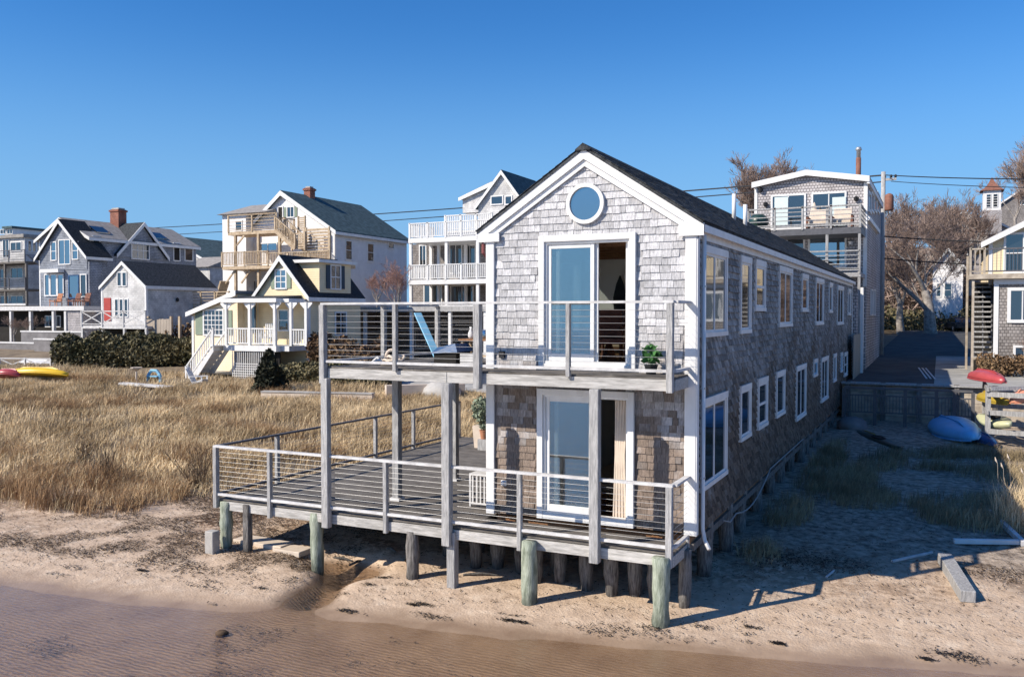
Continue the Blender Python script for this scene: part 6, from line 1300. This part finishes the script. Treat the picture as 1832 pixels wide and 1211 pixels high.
# ------------------------------------------------------------------ things on the decks
def potted(name, label, x, y, z, pr, ph, pm, hl, rl, lm, n, sq=False, seed=1, size=.05, asp=2.2):
    t = thing(name, (x, y, z), label, 'potted plant')
    if sq: B().prism([(x-pr*.7, z), (x+pr*.7, z), (x+pr, z+ph), (x-pr, z+ph)], 1, y-pr*.85, y+pr*.85).obj('pot', pm, t)
    else: B().lathe((x, y, z), [(pr*.7, 0), (pr, ph*.9), (pr*1.08, ph*.9), (pr*1.08, ph), (pr*.9, ph), (pr*.85, ph*.92)], 14).obj('pot', pm, t)
    def f(r, k):
        d = r.normal(size=(k, 3)); d /= np.linalg.norm(d, axis=1)[:, None]; d *= (r.random((k, 1))**.4); return np.stack([d[:, 0]*rl, d[:, 1]*rl, ph+hl/2+d[:, 2]*hl/2], 1)
    V, F = leaves(n, f, size, seed, asp); o = npmesh('foliage', V, F, lm); o.parent = t
    for i in range(5): a = i*1.3; B().tube([(x, y, z+ph*.9), (x+math.cos(a)*rl*.4, y+math.sin(a)*rl*.4, z+ph+hl*.5)], .008, 4).obj('stem', lm, t)
    return t
potted('potted_plant', 'bright green leafy plant in a dark pot at the right end of the upper deck', 3.22, -.34, ZU, .11, .16, BLACK, .32, .15, PLANT, 70, seed=3, size=.085, asp=1.9)
xq = at(860, 806, 2, ZL); PX, PY = -1.25, 3.75
pq = at(862, 800, 2, ZL)
potted('tall_planter', 'tall tapering cream planter with silvery plant on the lower deck beside the house', pq.x, pq.y, ZL, .21, .62, CREAMP, .85, .30, SAGE, 620, sq=True, seed=4, size=.055)
potted('potted_plant', 'small terracotta pot on a block beside the tall cream planter', pq.x+.25, pq.y-.35, ZL+.30, .12, .25, TERRA, .16, .12, SAGE, 90, seed=5, size=.04)
rd = thing('slatted_crate', (-.42, 1.0, ZL), 'pale slatted metal crate standing on the lower deck against the corner', 'crate'); x, y = -.52, .75
for a in (0, 1):
    for b2 in (0, 1): B().box(x-.28+a*.50, x-.24+a*.50, y+b2*.3, y+.04+b2*.3, ZL, ZL+.62).obj('leg', RAILW, rd)
for k in range(6): B().box(x-.22+k*.085, x-.19+k*.085, y+.01, y+.03, ZL+.08, ZL+.6).obj('bar', WHITE_OLD, rd)
B().box(x-.28, x+.26, y, y+.34, ZL+.62, ZL+.65).obj('lid', WHITE_OLD, rd); B().box(x-.24, x+.22, y, y+.02, ZL+.05, ZL+.08).obj('bottom_rail', WHITE_OLD, rd)
# upper deck: table with vases and plants, rope, boards, covered box
tb = thing('side_table', (-.95, 1.7, ZU), 'weathered brown table on the upper deck holding plants and white pots', 'table')
TX, TY, TH = -.78, 1.25, .50
B().box(TX-.42, TX+.55, TY-.22, TY+.22, ZU+TH-.04, ZU+TH).obj('table_top', ROOMWOOD, tb)
for a, b2 in ((-.38, -.18), (.48, -.18), (-.38, .16), (.48, .16)): B().box(TX+a, TX+a+.05, TY+b2, TY+b2+.05, ZU, ZU+TH-.041).obj('leg', NEWW, tb)
B().box(TX-.33, TX+.48, TY-.14, TY+.12, ZU+.14, ZU+.17).obj('shelf', NEWW, tb)
potted('potted_plant', 'orange and green trailing plant in a white pot on the upper deck table', TX+.38, TY, ZU+TH, .10, .17, WHITE, .34, .2, FLOWER, 160, seed=7, size=.045)
potted('potted_plant', 'green leafy plant behind the orange one on the upper deck table', TX+.45, TY+.12, ZU+TH, .06, .12, BLACK, .62, .17, PLANT, 120, seed=8, size=.045)
vs_ = B().lathe((TX-.22, TY-.05, ZU+TH), [(.035, 0), (.06, .05), (.055, .12), (.022, .19), (.03, .24)], 12).obj('vase', WHITE, smooth=True); tag(vs_, 'small white bottle vase at the left end of the upper deck table', 'vase')
j = B().lathe((TX+.08, TY, ZU+TH), [(.06, 0), (.075, .05), (.07, .17), (.06, .18)], 12).obj('lantern_jar', GLASSB, smooth=True); tag(j, 'pale glass jar in the middle of the upper deck table', 'jar')
rp = B()
for k in range(4):
    rp.tube([(-2.05+.17*math.cos(t/6*math.pi)+.05*k, -.15+.13*math.sin(t/6*math.pi), ZU+.04+.035*k+.05*(k % 2)*math.sin(t)) for t in range(13)], .028, 6)
tag(rp.obj('coiled_rope', CREAMP, smooth=True), 'coil of thick pale rope on the upper deck near the left railing', 'rope')
rp2 = B().tube([(-1.97+.13*math.cos(t/8*math.pi), -.2, ZU+.16+.15*math.sin(t/8*math.pi)) for t in range(9)], .03, 6); tag(rp2.obj('rope_loop', CREAMP, smooth=True), 'upright loop of pale rope standing over the coil on the upper deck', 'rope')
for k, (x, y, a) in enumerate(((-2.35, -.1, .3), (-2.45, .0, -.4))): o = B().tube([(x-.12, y, ZU+.05), (x, y+.02, ZU+.1+k*.04), (x+.13, y+.05*a, ZU+.05)], [.02, .03, .015], 6).obj('driftwood_piece', RAILW, smooth=True); tag(o, ['pale driftwood piece left of the rope coil', 'second driftwood piece lying behind the first, nearest the left post'][k], 'driftwood')
a_, b_ = Vector((-2.45, 1.5, ZU+1.02)), Vector((-1.55, .9, ZU+.03)); pdl = B().bar(a_, b_, .17, .03); t = pdl.obj('paddle_board', BLUEP, bevel=.01); tag(t, 'pale blue board leaning diagonally on the upper deck', 'board')
cv = thing('covered_box', (-1.15, .75, ZU), 'low storage box under a dark blue cover on the upper deck', 'storage box')
B().box(-1.45, -.95, .5, 1.1, ZU, ZU+.28).obj('box', DARK, cv); B().add([(-1.5,.46,ZU+.22),(-.9,.46,ZU+.26),(-.88,1.14,ZU+.26),(-1.5,1.14,ZU+.22),(-1.4,.55,ZU+.34),(-1.0,.55,ZU+.42),(-1.0,1.05,ZU+.42),(-1.4,1.05,ZU+.32)], [(0,1,5,4),(1,2,6,5),(2,3,7,6),(3,0,4,7),(4,5,6,7)]).obj('cover', TARP, cv)
tl = thing('tool_crate', (-.75, .6, ZU), 'small pale wooden crate on the upper deck in front of the table', 'crate'); 
for k in range(4): B().box(-.86, -.56, .50+.0, .52, ZU+.02+k*.055, ZU+.065+k*.055).obj('slat', RAILW, tl)
B().box(-.85, -.57, .521, .74, ZU, ZU+.2).obj('box', POSTW, tl)
# ------------------------------------------------------------------ the rooms behind the open doors
def chair_in(x, y, z, yaw, label, m):
    t = thing('lounge_chair', (x, y, z), label, 'chair'); M = Matrix.Translation((x, y, z)) @ Matrix.Rotation(yaw, 4, 'Z')
    def T(b): b.v = [tuple(M @ Vector(v)) for v in b.v]; return b
    T(B().box(-.28, .28, -.28, .28, .32, .42)).obj('seat', m, t, bevel=.02); T(B().prism([(.2, .42), (.28, .42), (.42, .95), (.34, .97)], 0, -.28, .28)).obj('backrest', m, t, bevel=.02)
    for a in (-.26, .22):
        for b2 in (-.26, .22): T(B().box(a, a+.04, b2, b2+.04, 0, .32)).obj('leg', RUST, t)
        T(B().tube([(a+.02, -.26, .42), (a+.02, -.24, .60), (a+.02, .1, .62), (a+.02, .26, .60)], .02, 6)).obj('armrest', ROOMWOOD, t)
zi = ZU+.12
chair_in(1.95, 1.2, zi, .5, 'dark lounge chair just inside the open upper sliding door', RUST); chair_in(1.25, 2.9, zi, -.6, 'dark lounge chair deeper inside the upper room', RUST)
tt = thing('coffee_table', (1.65, 2.0, zi), 'round dark coffee table inside the upper room near the door', 'table'); B().lathe((1.65, 2.0, zi+.36), [(.32, 0), (.34, .02), (.32, .04)], 18).obj('table_top', ROOMWOOD, tt); B().tube([(1.65, 2.0, zi), (1.65, 2.0, zi+.36)], [.16, .04], 8).obj('pedestal', RUST, tt)
cb = thing('sideboard', (2.9, 4.3, zi), 'wooden sideboard against the back wall of the upper room', 'cabinet'); B().box(.2, 1.6, 4.2, 4.59, zi+.1, zi+.75).obj('carcass', ROOMWOOD, cb); B().box(.17, 1.64, 4.16, 4.6, zi+.751, zi+.79).obj('top', NEWW, cb)
for k in range(3): B().box(.22+k*.46, .65+k*.46, 4.175, 4.199, zi+.15, zi+.7).obj('door', NEWW, cb)
od = B().prism([(.85, zi+.9), (1.12, zi+.9), (1.14, zi+1.25), (1.07, zi+1.55), (.985, zi+1.75), (.90, zi+1.55), (.83, zi+1.25)], 1, 4.56, 4.597).obj('wall_ornament', BLACK); tag(od, 'dark boat-shaped ornament on the back wall of the upper room', 'wall ornament')
ct = B()
for i in range(9): ct.tube([(2.40+i*.028, .16+.02*(i % 2), LO[2]), (2.43+i*.02, .17, 1.2), (2.46+i*.03, .16+.03*(i % 2), LO[3]-.08) if False else (2.44+i*.026, .16+.02*(i % 2), LO[3]-.06)], .018, 5)
tag(ct.obj('curtain', CREAMP), 'pale curtain gathered at the right side of the open lower door', 'curtain')
bd = thing('lower_bed', (1.8, 3.0, -.06), 'low bed with pale striped cover inside the lower room', 'bed'); B().box(1.0, 3.0, 2.2, 4.3, .1, .38).obj('mattress', CREAMP, bd, bevel=.05); B().box(.95, 3.05, 4.3, 4.38, -.06, .95).obj('headboard', ROOMWOOD, bd); B().box(.98, 3.02, 2.18, 4.3, -.06, .1).obj('bed_frame', ROOMWOOD, bd)
B().box(pq.x+.12, pq.x+.38, pq.y-.48, pq.y-.22, ZL, ZL+.298).obj('plant_block', POSTW); tag(bpy.data.objects['plant_block'], 'small grey wooden block under the terracotta pot', 'block')
